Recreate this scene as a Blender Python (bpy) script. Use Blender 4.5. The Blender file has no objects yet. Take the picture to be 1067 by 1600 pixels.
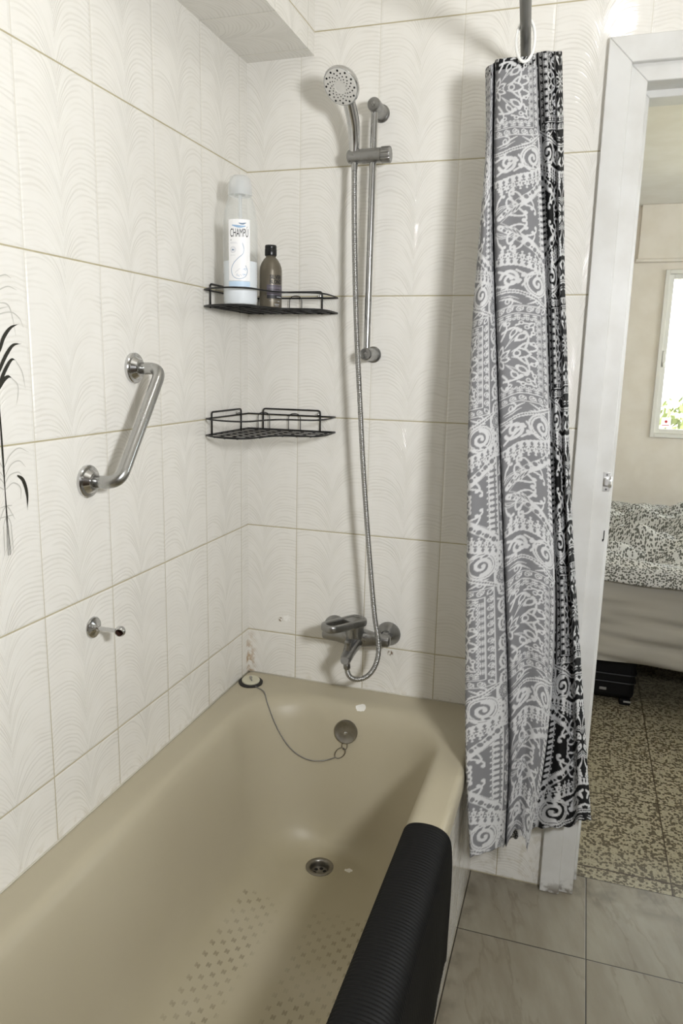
import bpy, bmesh, math, random
import numpy as np
from mathutils import Vector, Matrix
random.seed(7)
PI = math.pi
scene = bpy.context.scene
COL = scene.collection

# ------------------------------------------------------------------ helpers
def srgb(r, g, b):
    def f(c):
        c /= 255.0
        return c / 12.92 if c <= 0.04045 else ((c + 0.055) / 1.055) ** 2.4
    return (f(r), f(g), f(b), 1.0)

def frame_from(d):
    d = Vector(d).normalized()
    a = Vector((0, 0, 1)) if abs(d.z) < 0.9 else Vector((0, 1, 0))
    u = a.cross(d).normalized()
    v = d.cross(u).normalized()
    return u, v, d

class MB:
    """collects faces of one mesh"""
    def __init__(s):
        s.v = []; s.f = []; s.m = []; s.uv = {}
    def ring(s, pts):
        i = len(s.v); s.v += [tuple(p) for p in pts]; return list(range(i, i + len(pts)))
    def face(s, idx, m=0):
        s.f.append(tuple(idx)); s.m.append(m)
    def bridge(s, a, b, m=0, closed=True):
        n = len(a)
        for i in range(n if closed else n - 1):
            j = (i + 1) % n
            s.face((a[i], a[j], b[j], b[i]), m)
    def loft(s, rings, m=0, closed=True, cap0=False, cap1=False, loop=False):
        R = [s.ring(r) for r in rings]
        for a, b in zip(R, R[1:]):
            s.bridge(a, b, m, closed)
        if loop: s.bridge(R[-1], R[0], m, closed)
        if cap0: s.face(R[0][::-1], m)
        if cap1: s.face(R[-1], m)
        return R
    def lathe(s, prof, o, d, n=32, m=0, cap0=True, cap1=True):
        """prof: (radius, height along d)"""
        u, v, d = frame_from(d); o = Vector(o)
        rings = []
        for r, h in prof:
            rings.append([o + d * h + (u * math.cos(2*PI*k/n) + v * math.sin(2*PI*k/n)) * max(r, 1e-5) for k in range(n)])
        return s.loft(rings, m, True, cap0, cap1)
    def tube(s, path, r, n=10, m=0, closed=False, caps=True, flat=None):
        P = [Vector(p) for p in path]; N = len(P)
        rr = r if isinstance(r, (list, tuple)) else [r] * N
        T = []
        for i in range(N):
            if closed: t = P[(i+1) % N] - P[i-1]
            else: t = P[min(i+1, N-1)] - P[max(i-1, 0)]
            T.append(t.normalized())
        u, v, _ = frame_from(T[0])
        rings = []
        for i in range(N):
            if i:
                u = (u - T[i] * u.dot(T[i]))
                u.normalize(); v = T[i].cross(u).normalized()
            rings.append([P[i] + (u * math.cos(2*PI*k/n) + v * math.sin(2*PI*k/n)) * rr[i] for k in range(n)])
        s.loft(rings, m, True, caps and not closed, caps and not closed, closed)
    def box(s, x0, x1, y0, y1, z0, z1, m=0):
        i = len(s.v)
        s.v += [(x0,y0,z0),(x1,y0,z0),(x1,y1,z0),(x0,y1,z0),(x0,y0,z1),(x1,y0,z1),(x1,y1,z1),(x0,y1,z1)]
        for q in ((3,2,1,0),(4,5,6,7),(0,1,5,4),(1,2,6,5),(2,3,7,6),(3,0,4,7)):
            s.face([i + k for k in q], m)
    def obox(s, c, ax, ay, az, m=0):
        """oriented box: centre and three half-axis vectors"""
        c = Vector(c); ax = Vector(ax); ay = Vector(ay); az = Vector(az); i = len(s.v)
        for sz in (-1, 1):
            for sx, sy in ((-1,-1),(1,-1),(1,1),(-1,1)):
                s.v.append(tuple(c + ax*sx + ay*sy + az*sz))
        for q in ((3,2,1,0),(4,5,6,7),(0,1,5,4),(1,2,6,5),(2,3,7,6),(3,0,4,7)):
            s.face([i + k for k in q], m)
    def build(s, name, mats, parent=None, bevel=0, seg=2, angle=35, fixn=True, subsurf=0):
        me = bpy.data.meshes.new(name)
        me.from_pydata([tuple(p) for p in s.v], [], s.f)
        if not isinstance(mats, (list, tuple)): mats = [mats]
        for k in mats: me.materials.append(k)
        me.polygons.foreach_set('material_index', s.m)
        if fixn:
            bm = bmesh.new(); bm.from_mesh(me)
            bmesh.ops.recalc_face_normals(bm, faces=bm.faces)
            bm.to_mesh(me); bm.free()
        me.polygons.foreach_set('use_smooth', [True] * len(me.polygons))
        me.update()
        if angle: me.set_sharp_from_angle(angle=math.radians(angle))
        o = bpy.data.objects.new(name, me); COL.objects.link(o)
        if bevel:
            b = o.modifiers.new('bevel', 'BEVEL'); b.width = bevel; b.segments = seg
            b.limit_method = 'ANGLE'; b.angle_limit = math.radians(40); b.harden_normals = False
        if subsurf:
            b = o.modifiers.new('subsurf', 'SUBSURF'); b.levels = subsurf; b.render_levels = subsurf
        if parent is not None:
            o.parent = parent
            if parent.type == 'EMPTY' or True:
                o.matrix_parent_inverse = parent.matrix_basis.inverted()
        return o

def thing(name, label, cat, loc=(0, 0, 0), group=None):
    o = bpy.data.objects.new(name, None); o.empty_display_size = 0.02; COL.objects.link(o)
    o.location = loc
    return tag(o, label, cat, group)

def tag(o, label, cat, group=None):
    o['label'] = label; o['category'] = cat
    if group: o['group'] = group
    return o

def struct(o, label, cat='wall'):
    o['kind'] = 'structure'; o['label'] = label; o['category'] = cat
    return o

def smooth_path(pts, n=8, closed=False):
    P = [Vector(p) for p in pts]; N = len(P); out = []
    rng = range(N if closed else N - 1)
    for i in rng:
        p0 = P[i-1] if (i > 0 or closed) else P[0]*2 - P[1]
        p1 = P[i]; p2 = P[(i+1) % N]
        p3 = P[(i+2) % N] if (i + 2 < N or closed) else P[-1]*2 - P[-2]
        for k in range(n):
            t = k / n
            out.append(0.5*((2*p1)+(p2-p0)*t+(2*p0-5*p1+4*p2-p3)*t*t+(3*p1-p0-3*p2+p3)*t**3))
    if not closed: out.append(P[-1])
    return out

def fillet(pts, r, n=6, closed=False):
    """polyline with rounded corners"""
    P = [Vector(p) for p in pts]; N = len(P); out = []
    for i in range(N):
        if not closed and i in (0, N-1):
            out.append(P[i]); continue
        a = P[i-1]; b = P[i]; c = P[(i+1) % N]
        da = (a-b); dc = (c-b); la = da.length; lc = dc.length
        q = min(r, la*0.49, lc*0.49)
        A = b + da/la*q; Cc = b + dc/lc*q
        for k in range(n+1):
            t = k/n
            out.append(A*(1-t)**2 + b*2*t*(1-t) + Cc*t*t)
    return out

def text_faces(body, height, width=None, font_bold=0.0):
    """letters as a flat mesh, centred on x, baseline at 0: returns verts(2d), faces"""
    cu = bpy.data.curves.new('letters', 'FONT'); cu.body = body; cu.size = 1.0
    cu.offset = font_bold; cu.resolution_u = 3
    ob = bpy.data.objects.new('letters', cu); COL.objects.link(ob)
    bpy.context.view_layer.update()
    me = bpy.data.meshes.new_from_object(ob.evaluated_get(bpy.context.evaluated_depsgraph_get()))
    V = [(v.co.x, v.co.y) for v in me.vertices]; F = [tuple(p.vertices) for p in me.polygons]
    bpy.data.objects.remove(ob); bpy.data.curves.remove(cu); bpy.data.meshes.remove(me)
    xs = [p[0] for p in V]; ys = [p[1] for p in V]
    sy = height / max(ys); w = max(xs) - min(xs)
    sx = (width / w) if width else sy
    cx = (max(xs) + min(xs)) / 2
    return [((x - cx) * sx, y * sy) for x, y in V], F

# ------------------------------------------------------------------ materials
class NT:
    def __init__(s, name):
        s.mat = bpy.data.materials.new(name); s.mat.use_nodes = True
        s.t = s.mat.node_tree; s.b = s.t.nodes['Principled BSDF']; s.out = s.t.nodes['Material Output']
    def n(s, typ, **kw):
        o = s.t.nodes.new('ShaderNode' + typ)
        for k, v in kw.items(): setattr(o, k, v)
        return o
    def link(s, a, b): s.t.links.new(a, b)
    def setin(s, node, i, v):
        if v is None: return
        if hasattr(v, 'is_linked'): s.link(v, node.inputs[i])
        else: node.inputs[i].default_value = v
    def m(s, op, a, b=None, c=None, clamp=False):
        o = s.n('Math', operation=op, use_clamp=clamp)
        for i, x in enumerate((a, b, c)): s.setin(o, i, x)
        return o.outputs[0]
    def mix(s, f, a, b, blend='MIX'):
        o = s.n('Mix', data_type='RGBA', blend_type=blend)
        s.setin(o, 0, f); s.setin(o, 6, a); s.setin(o, 7, b)
        return o.outputs[2]
    def rng(s, v, a, b, c=0.0, d=1.0, smooth=True):
        o = s.n('MapRange', interpolation_type='SMOOTHSTEP' if smooth else 'LINEAR')
        for i, x in enumerate((v, a, b, c, d)): s.setin(o, i, x)
        return o.outputs[0]
    def noise(s, vec, scale, detail=2.0, rough=0.5, dim='3D'):
        o = s.n('TexNoise', noise_dimensions=dim); s.setin(o, 'Vector', vec)
        o.inputs['Scale'].default_value = scale; o.inputs['Detail'].default_value = detail
        o.inputs['Roughness'].default_value = rough
        return o.outputs['Fac']
    def xyz(s, vec):
        o = s.n('SeparateXYZ'); s.link(vec, o.inputs[0]); return o.outputs
    def comb(s, x, y, z=0.0):
        o = s.n('CombineXYZ')
        for i, v in enumerate((x, y, z)): s.setin(o, i, v)
        return o.outputs[0]
    def bump(s, h, strength, dist, prev=None):
        o = s.n('Bump'); o.inputs['Strength'].default_value = strength; o.inputs['Distance'].default_value = dist
        s.link(h, o.inputs['Height'])
        if prev is not None: s.link(prev, o.inputs['Normal'])
        return o.outputs[0]
    def set(s, **kw):
        for k, v in kw.items(): s.setin(s.b, k.replace('_', ' '), v)
    def objco(s): return s.n('TexCoord').outputs['Object']
    def pos(s): return s.n('NewGeometry').outputs['Position']
    def uv(s): return s.n('TexCoord').outputs['UV']

def simple(name, col, rough=0.5, metal=0.0, spec=0.5, bump=None, var=0.0, vscale=20, **kw):
    t = NT(name)
    t.set(Roughness=rough, Metallic=metal); t.b.inputs['Specular IOR Level'].default_value = spec
    nz = t.noise(t.objco(), vscale, 3.0)
    dark = tuple(c * (1 - var) for c in col[:3]) + (1,)
    t.set(Base_Color=t.mix(nz, dark, col))
    if bump:
        t.set(Normal=t.bump(t.noise(t.objco(), bump[0], 3.0), bump[1], bump[2]))
    for k, v in kw.items(): t.set(**{k: v})
    return t.mat

def tile_material():
    t = NT('feather_relief_wall_tile')
    x, y, _ = t.xyz(t.uv())
    W, H = 0.2, 0.3092
    fx = t.m('FLOORED_MODULO', x, W); fy = t.m('FLOORED_MODULO', y, H)
    a = t.m('ABSOLUTE', t.m('SUBTRACT', fx, W/2))                 # distance from the tile axis
    ix = t.m('FLOOR', t.m('DIVIDE', x, W)); iy = t.m('FLOOR', t.m('DIVIDE', y, H))
    # strokes climb from the axis, flatten and droop towards the joints
    g = t.m('MULTIPLY', t.m('SUBTRACT', 1.0, t.m('POWER', 2.718, t.m('MULTIPLY', a, -38.0))), 0.082)
    droop = t.m('MULTIPLY', t.m('MULTIPLY', a, a), -1.7)
    sd = t.m('ADD', t.m('MULTIPLY', t.m('SIGN', t.m('SUBTRACT', fx, W/2)), 3.3), t.m('ADD', t.m('MULTIPLY', ix, 7.1), t.m('MULTIPLY', iy, 5.3)))
    wob = t.m('MULTIPLY', t.m('SUBTRACT', t.noise(t.comb(fx, y, ix), 16.0, 1.0), 0.5), 0.012)
    ph = t.m('ADD', t.m('SUBTRACT', t.m('SUBTRACT', y, g), droop), wob)
    cyc = t.m('ADD', t.m('MULTIPLY', ph, 2*PI/0.0088), t.m('MULTIPLY', t.noise(t.comb(t.m('MULTIPLY', a, 10.0), t.m('MULTIPLY', ph, 40.0), sd), 1.0, 2.0), 9.0))
    line = t.rng(t.m('SINE', cyc), -0.3, 0.95)
    env = t.rng(t.noise(t.comb(t.m('MULTIPLY', a, 16.0), t.m('MULTIPLY', ph, 60.0), t.m('ADD', sd, 20.0)), 1.0, 1.0), 0.30, 0.58)
    clump = t.rng(t.noise(t.comb(t.m('MULTIPLY', a, 5.0), t.m('MULTIPLY', ph, 14.0), sd), 1.0, 1.0), 0.32, 0.60, 0.35, 1.0)
    relief = t.m('MULTIPLY', t.m('MULTIPLY', t.m('MULTIPLY', line, env), clump), t.rng(a, 0.004, 0.05, 1.35, 0.85))
    # joints
    dx = t.m('MINIMUM', fx, t.m('SUBTRACT', W, fx)); dy = t.m('MINIMUM', fy, t.m('SUBTRACT', H, fy))
    jv = t.rng(dx, 0.0006, 0.0013, 1.0, 0.0); jh = t.rng(dy, 0.0010, 0.0020, 1.0, 0.0)
    edge = t.m('MINIMUM', t.rng(dx, 0.001, 0.006), t.rng(dy, 0.001, 0.005))
    P = t.pos(); px, py, pz = t.xyz(P)
    low = t.rng(pz, 0.5, 1.5, 1.0, 0.0)                            # grout is dirtier lower down
    n0 = t.noise(P, 30.0, 3.0)
    base = t.mix(n0, srgb(235, 233, 227), srgb(230, 227, 219))
    tint = t.mix(t.m('MULTIPLY', relief, 0.30), base, srgb(194, 190, 178))
    gcol = t.mix(n0, srgb(192, 184, 158), srgb(170, 160, 126))
    vcol = t.mix(low, srgb(214, 210, 198), srgb(168, 158, 124))
    c = t.mix(jv, tint, vcol)
    c = t.mix(jh, c, gcol)
    # limescale and rust marks in the corner above the bath
    m1 = t.m('MULTIPLY', t.m('MULTIPLY', t.rng(px, 0.002, 0.032, 1.0, 0.0), t.rng(py, -0.01, -0.02, 1.0, 0.0)), t.rng(pz, 0.50, 0.66, 1.0, 0.0))
    m1 = t.m('MULTIPLY', m1, t.rng(t.noise(P, 55.0, 4.0), 0.42, 0.60))
    c = t.mix(t.m('MULTIPLY', m1, 0.8, clamp=True), c, srgb(168, 134, 82))
    m2 = t.m('MULTIPLY', t.rng(pz, 0.487, 0.52, 1.0, 0.0), t.rng(t.noise(P, 40.0, 3.0), 0.5, 0.62))
    c = t.mix(t.m('MULTIPLY', m2, 0.22), c, srgb(170, 155, 115))
    d3 = t.n('VectorMath', operation='DISTANCE'); t.link(P, d3.inputs[0]); d3.inputs[1].default_value = (0.424, 0, 0.606)
    m3 = t.m('MULTIPLY', t.rng(d3.outputs['Value'], 0.003, 0.011, 1.0, 0.0), t.rng(t.noise(P, 160.0, 3.0), 0.42, 0.58))
    c = t.mix(m3, c, srgb(110, 84, 50))
    for ctr, rad, th, col in (((0.100, 0, 0.661), 0.0085, 0.46, srgb(128, 108, 78)), ((0.119, 0, 0.667), 0.014, 0.48, srgb(246, 245, 240))):   # old screw hole and filler
        d4 = t.n('VectorMath', operation='DISTANCE'); t.link(P, d4.inputs[0]); d4.inputs[1].default_value = ctr
        m4 = t.m('MULTIPLY', t.rng(d4.outputs['Value'], rad*0.4, rad, 1.0, 0.0), t.rng(t.noise(P, 140.0, 3.0), th-0.08, th+0.06))
        c = t.mix(m4, c, col)
    t.set(Base_Color=c, Roughness=t.mix(t.m('MAXIMUM', jv, jh), (0.055,)*3 + (1,), (0.7,)*3 + (1,)))
    t.b.inputs['Specular IOR Level'].default_value = 0.45
    h = t.m('ADD', t.m('MULTIPLY', relief, -0.42), t.m('MULTIPLY', edge, 1.0))
    t.set(Normal=t.bump(h, 0.55, 0.0011))
    return t.mat

def floor_tile_material():
    t = NT('veined_grey_floor_tile')
    x, y, _ = t.xyz(t.uv()); S = 0.3065
    fx = t.m('FLOORED_MODULO', x, S); fy = t.m('FLOORED_MODULO', y, S)
    ix = t.m('FLOOR', t.m('DIVIDE', x, S)); iy = t.m('FLOOR', t.m('DIVIDE', y, S))
    dx = t.m('MINIMUM', fx, t.m('SUBTRACT', S, fx)); dy = t.m('MINIMUM', fy, t.m('SUBTRACT', S, fy))
    j = t.rng(t.m('MINIMUM', dx, dy), 0.0009, 0.0016, 1.0, 0.0)
    off = t.m('ADD', t.m('MULTIPLY', ix, 3.7), t.m('MULTIPLY', iy, 9.1))
    v = t.comb(t.m('ADD', t.m('MULTIPLY', x, 8.0), t.m('MULTIPLY', y, 2.2)), t.m('MULTIPLY', y, 2.2), off)
    w = t.noise(v, 1.3, 5.0, 0.55)
    vein = t.rng(t.m('ABSOLUTE', t.m('SUBTRACT', w, 0.5)), 0.0, 0.03, 1.0, 0.0)
    vein = t.m('MULTIPLY', vein, t.rng(t.noise(v, 1.3, 2.0), 0.42, 0.62))
    cloud = t.noise(v, 1.6, 5.0, 0.6)
    c = t.mix(t.rng(cloud, 0.3, 0.7), srgb(147, 141, 125), srgb(131, 123, 107))
    c = t.mix(t.m('MULTIPLY', vein, 0.62), c, srgb(92, 78, 58))
    P = t.pos(); px, py, pz = t.xyz(P)
    dirt = t.m('MAXIMUM', t.rng(py, -0.05, 0.0, 0.0, 1.0), t.rng(px, 0.68, 0.74, 1.0, 0.0))
    dirt = t.m('MULTIPLY', dirt, t.rng(t.noise(P, 18.0, 3.0), 0.35, 0.7))
    c = t.mix(t.m('MULTIPLY', dirt, 0.5), c, srgb(80, 70, 56))
    c = t.mix(j, c, srgb(40, 36, 30))
    t.set(Base_Color=c, Roughness=0.32)
    t.set(Normal=t.bump(t.rng(t.m('MINIMUM', dx, dy), 0.0008, 0.003), 0.4, 0.001))
    return t.mat

def terrazzo_material():
    t = NT('brown_speckled_terrazzo')
    P = t.pos(); px, py, pz = t.xyz(P)
    vo = t.n('TexVoronoi'); t.link(P, vo.inputs['Vector']); vo.inputs['Scale'].default_value = 118.0
    r = t.xyz(vo.outputs['Color'])[0]
    vo2 = t.n('TexVoronoi'); t.link(P, vo2.inputs['Vector']); vo2.inputs['Scale'].default_value = 260.0
    r2 = t.xyz(vo2.outputs['Color'])[1]
    dark = t.m('MULTIPLY', t.m('GREATER_THAN', r, 0.45), t.rng(vo.outputs['Distance'], 0.58, 0.72, 1.0, 0.0))
    fine = t.m('GREATER_THAN', r2, 0.72)
    c = t.mix(t.m('MULTIPLY', fine, 0.45), srgb(160, 153, 130), srgb(112, 101, 78))
    c = t.mix(t.m('MULTIPLY', dark, 0.85), c, srgb(72, 62, 44))
    S = 0.40
    fx = t.m('FLOORED_MODULO', t.m('SUBTRACT', px, 1.205), S); fy = t.m('FLOORED_MODULO', t.m('SUBTRACT', py, 0.13), S)
    dx = t.m('MINIMUM', fx, t.m('SUBTRACT', S, fx)); dy = t.m('MINIMUM', fy, t.m('SUBTRACT', S, fy))
    j = t.rng(t.m('MINIMUM', dx, dy), 0.0010, 0.0030, 1.0, 0.0)
    sill = t.rng(t.m('ABSOLUTE', t.m('SUBTRACT', py, 0.128)), 0.0016, 0.0032, 1.0, 0.0)
    c = t.mix(t.m('MULTIPLY', t.m('MAXIMUM', j, sill), 0.9), c, srgb(58, 46, 30))
    t.set(Base_Color=c, Roughness=0.38)
    return t.mat

def enamel_material():
    t = NT('beige_bath_enamel')
    P = t.objco(); px, py, pz = t.xyz(P)
    n = t.noise(P, 5.0, 3.0)
    c = t.mix(n, srgb(184, 176, 154), srgb(177, 168, 144))
    # worn anti slip prints on the bottom, staggered rows
    A = 0.0178; B = 0.0340
    row = t.m('FLOOR', t.m('DIVIDE', px, A))
    par = t.m('FLOORED_MODULO', row, 2.0)
    qx = t.m('SUBTRACT', t.m('FLOORED_MODULO', px, A), A/2)
    qy = t.m('SUBTRACT', t.m('FLOORED_MODULO', t.m('ADD', py, t.m('MULTIPLY', par, B/2)), B), B/2)
    sq = t.m('MULTIPLY', t.m('LESS_THAN', t.m('ABSOLUTE', qx), 0.0048), t.m('LESS_THAN', t.m('ABSOLUTE', qy), 0.0058))
    cross = t.m('MULTIPLY', t.m('LESS_THAN', t.m('ABSOLUTE', qx), 0.0009), t.m('GREATER_THAN', t.m('ABSOLUTE', qy), 0.003))
    sq = t.m('SUBTRACT', sq, cross, clamp=True)
    lane = t.m('MINIMUM', t.rng(t.m('ABSOLUTE', t.m('SUBTRACT', px, 0.318)), 0.175, 0.19, 1.0, 0.0), t.rng(t.m('ABSOLUTE', t.m('SUBTRACT', px, 0.318)), 0.03, 0.06))
    lane = t.m('MULTIPLY', lane, t.m('MULTIPLY', t.rng(py, -0.42, -0.40, 1.0, 0.0), t.rng(pz, 0.118, 0.125, 1.0, 0.0)))
    worn = t.rng(t.noise(P, 9.0, 3.0), 0.30, 0.62, 0.15, 1.0)
    g = t.m('MULTIPLY', t.m('MULTIPLY', sq, lane), worn)
    c = t.mix(t.m('MULTIPLY', g, 0.5), c, srgb(104, 96, 78))
    # yellowed scale along the bottom, chips in the enamel
    yel = t.m('MULTIPLY', t.rng(pz, 0.10, 0.2, 1.0, 0.0), t.rng(t.noise(P, 3.0, 3.0), 0.42, 0.65))
    c = t.mix(t.m('MULTIPLY', yel, 0.25), c, srgb(150, 138, 98))
    chip = None
    for cx, cy, cz, r in ((0.3704, -0.0899, 0.4785, 0.0165), (0.394, -0.2449, 0.1018, 0.0125)):
        sc = t.n('VectorMath', operation='SUBTRACT'); t.link(P, sc.inputs[0]); sc.inputs[1].default_value = (cx, cy, cz)
        mx, my, mz = t.xyz(sc.outputs[0])
        d = t.m('SQRT', t.m('ADD', t.m('MULTIPLY', mx, mx), t.m('ADD', t.m('MULTIPLY', t.m('MULTIPLY', my, my), 2.2), t.m('MULTIPLY', t.m('MULTIPLY', mz, mz), 1.2))))
        d = t.m('ADD', d, t.m('MULTIPLY', t.m('SUBTRACT', t.noise(P, 130.0, 3.0), 0.5), 0.016))
        k = t.m('LESS_THAN', d, r * 0.82)
        chip = k if chip is None else t.m('MAXIMUM', chip, k)
    c = t.mix(chip, c, srgb(232, 230, 222))
    t.set(Base_Color=c, Roughness=t.m('ADD', t.m('MULTIPLY', n, 0.08), 0.36))
    t.b.inputs['Specular IOR Level'].default_value = 0.4
    t.set(Normal=t.bump(t.noise(P, 3.0, 2.0), 0.08, 0.01))
    return t.mat

def metal(name, col, rough, smear=0.1, aged=0.0):
    t = NT(name); P = t.objco(); n = t.noise(P, 45.0, 4.0, 0.6)
    c = t.mix(t.m('MULTIPLY', t.rng(n, 0.45, 0.75), aged), col, srgb(96, 88, 74))
    t.set(Base_Color=c, Metallic=1.0, Roughness=t.m('ADD', rough, t.m('MULTIPLY', n, smear)))
    return t.mat

def fabric_print(name):
    t = NT(name)
    a = t.n('VertexColor', layer_name='print')
    P = t.objco(); n = t.noise(P, 700.0, 1.0)
    t.set(Base_Color=a.outputs['Color'], Roughness=0.75)
    t.b.inputs['Specular IOR Level'].default_value = 0.25
    tr = t.n('BsdfTranslucent'); t.link(a.outputs['Color'], tr.inputs[0])
    mx = t.n('MixShader'); mx.inputs[0].default_value = 0.12
    t.link(t.b.outputs[0], mx.inputs[1]); t.link(tr.outputs[0], mx.inputs[2]); t.link(mx.outputs[0], t.out.inputs[0])
    t.set(Normal=t.bump(n, 0.1, 0.0004))
    return t.mat

def paint_material():
    t = NT('white_gloss_door_paint'); P = t.objco(); px, py, pz = t.xyz(P)
    n = t.noise(P, 12.0, 4.0)
    c = t.mix(t.rng(n, 0.3, 0.75), srgb(219, 219, 216), srgb(208, 207, 202))
    scuff = t.m('MULTIPLY', t.rng(pz, 0.0, 0.05, 1.0, 0.0), t.rng(t.noise(P, 40.0, 4.0), 0.4, 0.6))
    c = t.mix(t.m('MULTIPLY', scuff, 0.8), c, srgb(96, 84, 66))
    t.set(Base_Color=c, Roughness=0.34)
    t.set(Normal=t.bump(t.noise(P, 25.0, 2.0), 0.12, 0.002))
    return t.mat

def plaster(name, a, b, sc=8.0, bump=0.15):
    t = NT(name); P = t.objco(); n = t.noise(P, sc, 4.0)
    t.set(Base_Color=t.mix(t.rng(n, 0.3, 0.7), a, b), Roughness=0.85)
    t.set(Normal=t.bump(t.noise(P, 3.0, 4.0), bump, 0.01))
    return t.mat

def duvet_material():
    t = NT('dotted_grey_duvet_cotton')
    vo = t.n('TexVoronoi'); t.link(t.uv(), vo.inputs['Vector']); vo.inputs['Scale'].default_value = 125.0
    vo.inputs['Randomness'].default_value = 0.75
    d = t.rng(vo.outputs['Distance'], 0.46, 0.56, 1.0, 0.0)
    n = t.noise(t.uv(), 6.0, 2.0)
    t.set(Base_Color=t.mix(d, srgb(210, 210, 207), srgb(98, 98, 92)), Roughness=0.9)
    return t.mat

def glass(name, tint=(1, 1, 1, 1), rough=0.0, ior=1.45):
    t = NT(name); t.set(Base_Color=t.mix(t.noise(t.objco(), 5.0), tint, tint), Roughness=rough, IOR=ior)
    t.b.inputs['Transmission Weight'].default_value = 1.0
    return t.mat

M = {}
M['tile'] = tile_material(); M['floor'] = floor_tile_material(); M['terrazzo'] = terrazzo_material()
M['enamel'] = enamel_material(); M['print'] = fabric_print('bandana_print_polyester')
M['chrome'] = metal('polished_chrome', (0.60, 0.60, 0.60, 1), 0.10, 0.08)
M['steel'] = metal('satin_steel', (0.44, 0.44, 0.43, 1), 0.20, 0.12)
M['dull'] = metal('tarnished_chrome', (0.33, 0.33, 0.325, 1), 0.22, 0.16, 0.35)
M['brass'] = metal('dull_nickel', (0.30, 0.285, 0.255, 1), 0.28, 0.16, 0.4)
M['dark'] = simple('dark_hole', srgb(14, 13, 12), 0.8)
M['hose'] = metal('flexible_hose_steel', (0.40, 0.40, 0.39, 1), 0.26, 0.1)
M['bright'] = metal('bright_zinc_plate', (0.86, 0.86, 0.85, 1), 0.28, 0.1)
M['rust'] = simple('rusty_bore', srgb(70, 40, 22), 0.8, var=0.6, vscale=300)
M['black_wire'] = simple('black_coated_wire', srgb(20, 20, 20), 0.42, spec=0.4, var=0.2)
M['rubber'] = simple('black_ribbed_rubber', srgb(15, 15, 14), 0.6, spec=0.2, var=0.15, bump=(300, 0.1, 0.001))
M['seal'] = simple('black_plug_rubber', srgb(40, 38, 34), 0.7, var=0.2)
M['plug'] = simple('cream_plug_plastic', srgb(206, 202, 178), 0.4, var=0.08)
M['silicone'] = simple('white_silicone', srgb(208, 203, 188), 0.5, var=0.25, vscale=30)
M['paint'] = paint_material()
M['cream'] = plaster('cream_wall_plaster', srgb(239, 232, 221), srgb(232, 224, 211))
M['ceil'] = plaster('white_ceiling_plaster', srgb(240, 237, 229), srgb(234, 230, 220))
M['pvc'] = simple('white_window_pvc', srgb(236, 234, 226), 0.4, var=0.05)
M['white_plastic'] = simple('white_plastic', srgb(238, 238, 234), 0.35, var=0.03)
M['nozzle'] = simple('grey_spray_face', srgb(214, 212, 206), 0.35, var=0.05)
M['rod'] = simple('grey_painted_rod', srgb(112, 111, 106), 0.38, var=0.1)
M['leafblack'] = simple('black_glaze_decor', srgb(44, 42, 34), 0.2)
M['leafgrey'] = simple('grey_glaze_decor', srgb(196, 194, 186), 0.2)
M['duvet'] = duvet_material()
M['sheet'] = simple('pale_grey_bed_sheet', srgb(164, 160, 151), 0.9, var=0.06, vscale=4)
M['case'] = simple('black_suitcase_nylon', srgb(11, 11, 12), 0.6, spec=0.2, var=0.2)
M['badge'] = simple('grey_badge', srgb(150, 150, 146), 0.35, metal=0.6)
M['wood'] = simple('dark_bed_wood', srgb(60, 44, 32), 0.5, var=0.3)
M['leaf'] = simple('dusty_foliage', srgb(120, 128, 78), 0.8, var=0.5, vscale=8)
M['bark'] = simple('tree_bark', srgb(92, 80, 64), 0.9, var=0.4)
def pane_material():
    t = NT('window_glass'); tr = t.n('BsdfTransparent'); tr.inputs[0].default_value = (0.96, 0.98, 0.97, 1)
    gl = t.n('BsdfGlossy'); gl.inputs['Roughness'].default_value = 0.02
    fr = t.n('Fresnel'); fr.inputs[0].default_value = 1.45
    sm = t.m('ADD', fr.outputs[0], t.m('MULTIPLY', t.noise(t.objco(), 4.0), 0.02), clamp=True)
    mx = t.n('MixShader'); t.link(sm, mx.inputs[0]); t.link(tr.outputs[0], mx.inputs[1]); t.link(gl.outputs[0], mx.inputs[2]); t.link(mx.outputs[0], t.out.inputs[0])
    return t.mat
M['pane'] = pane_material()
M['door_wood'] = simple('dark_brown_door_wood', srgb(104, 84, 64), 0.45, var=0.35, vscale=6)
M['taupe'] = plaster('taupe_wall_paint', srgb(150, 142, 130), srgb(138, 130, 118))
def sticker_material():
    t = NT('thin_white_sticker'); c = t.mix(t.noise(t.objco(), 40.0), srgb(244, 244, 242), srgb(238, 238, 236)); t.set(Base_Color=c, Roughness=0.5)
    tr = t.n('BsdfTranslucent'); t.link(c, tr.inputs[0]); mx = t.n('MixShader'); mx.inputs[0].default_value = 0.6
    t.link(t.b.outputs[0], mx.inputs[1]); t.link(tr.outputs[0], mx.inputs[2]); t.link(mx.outputs[0], t.out.inputs[0]); return t.mat
M['sticker'] = sticker_material()
M['red'] = simple('red_sticker_ink', srgb(204, 52, 52), 0.5)
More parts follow.
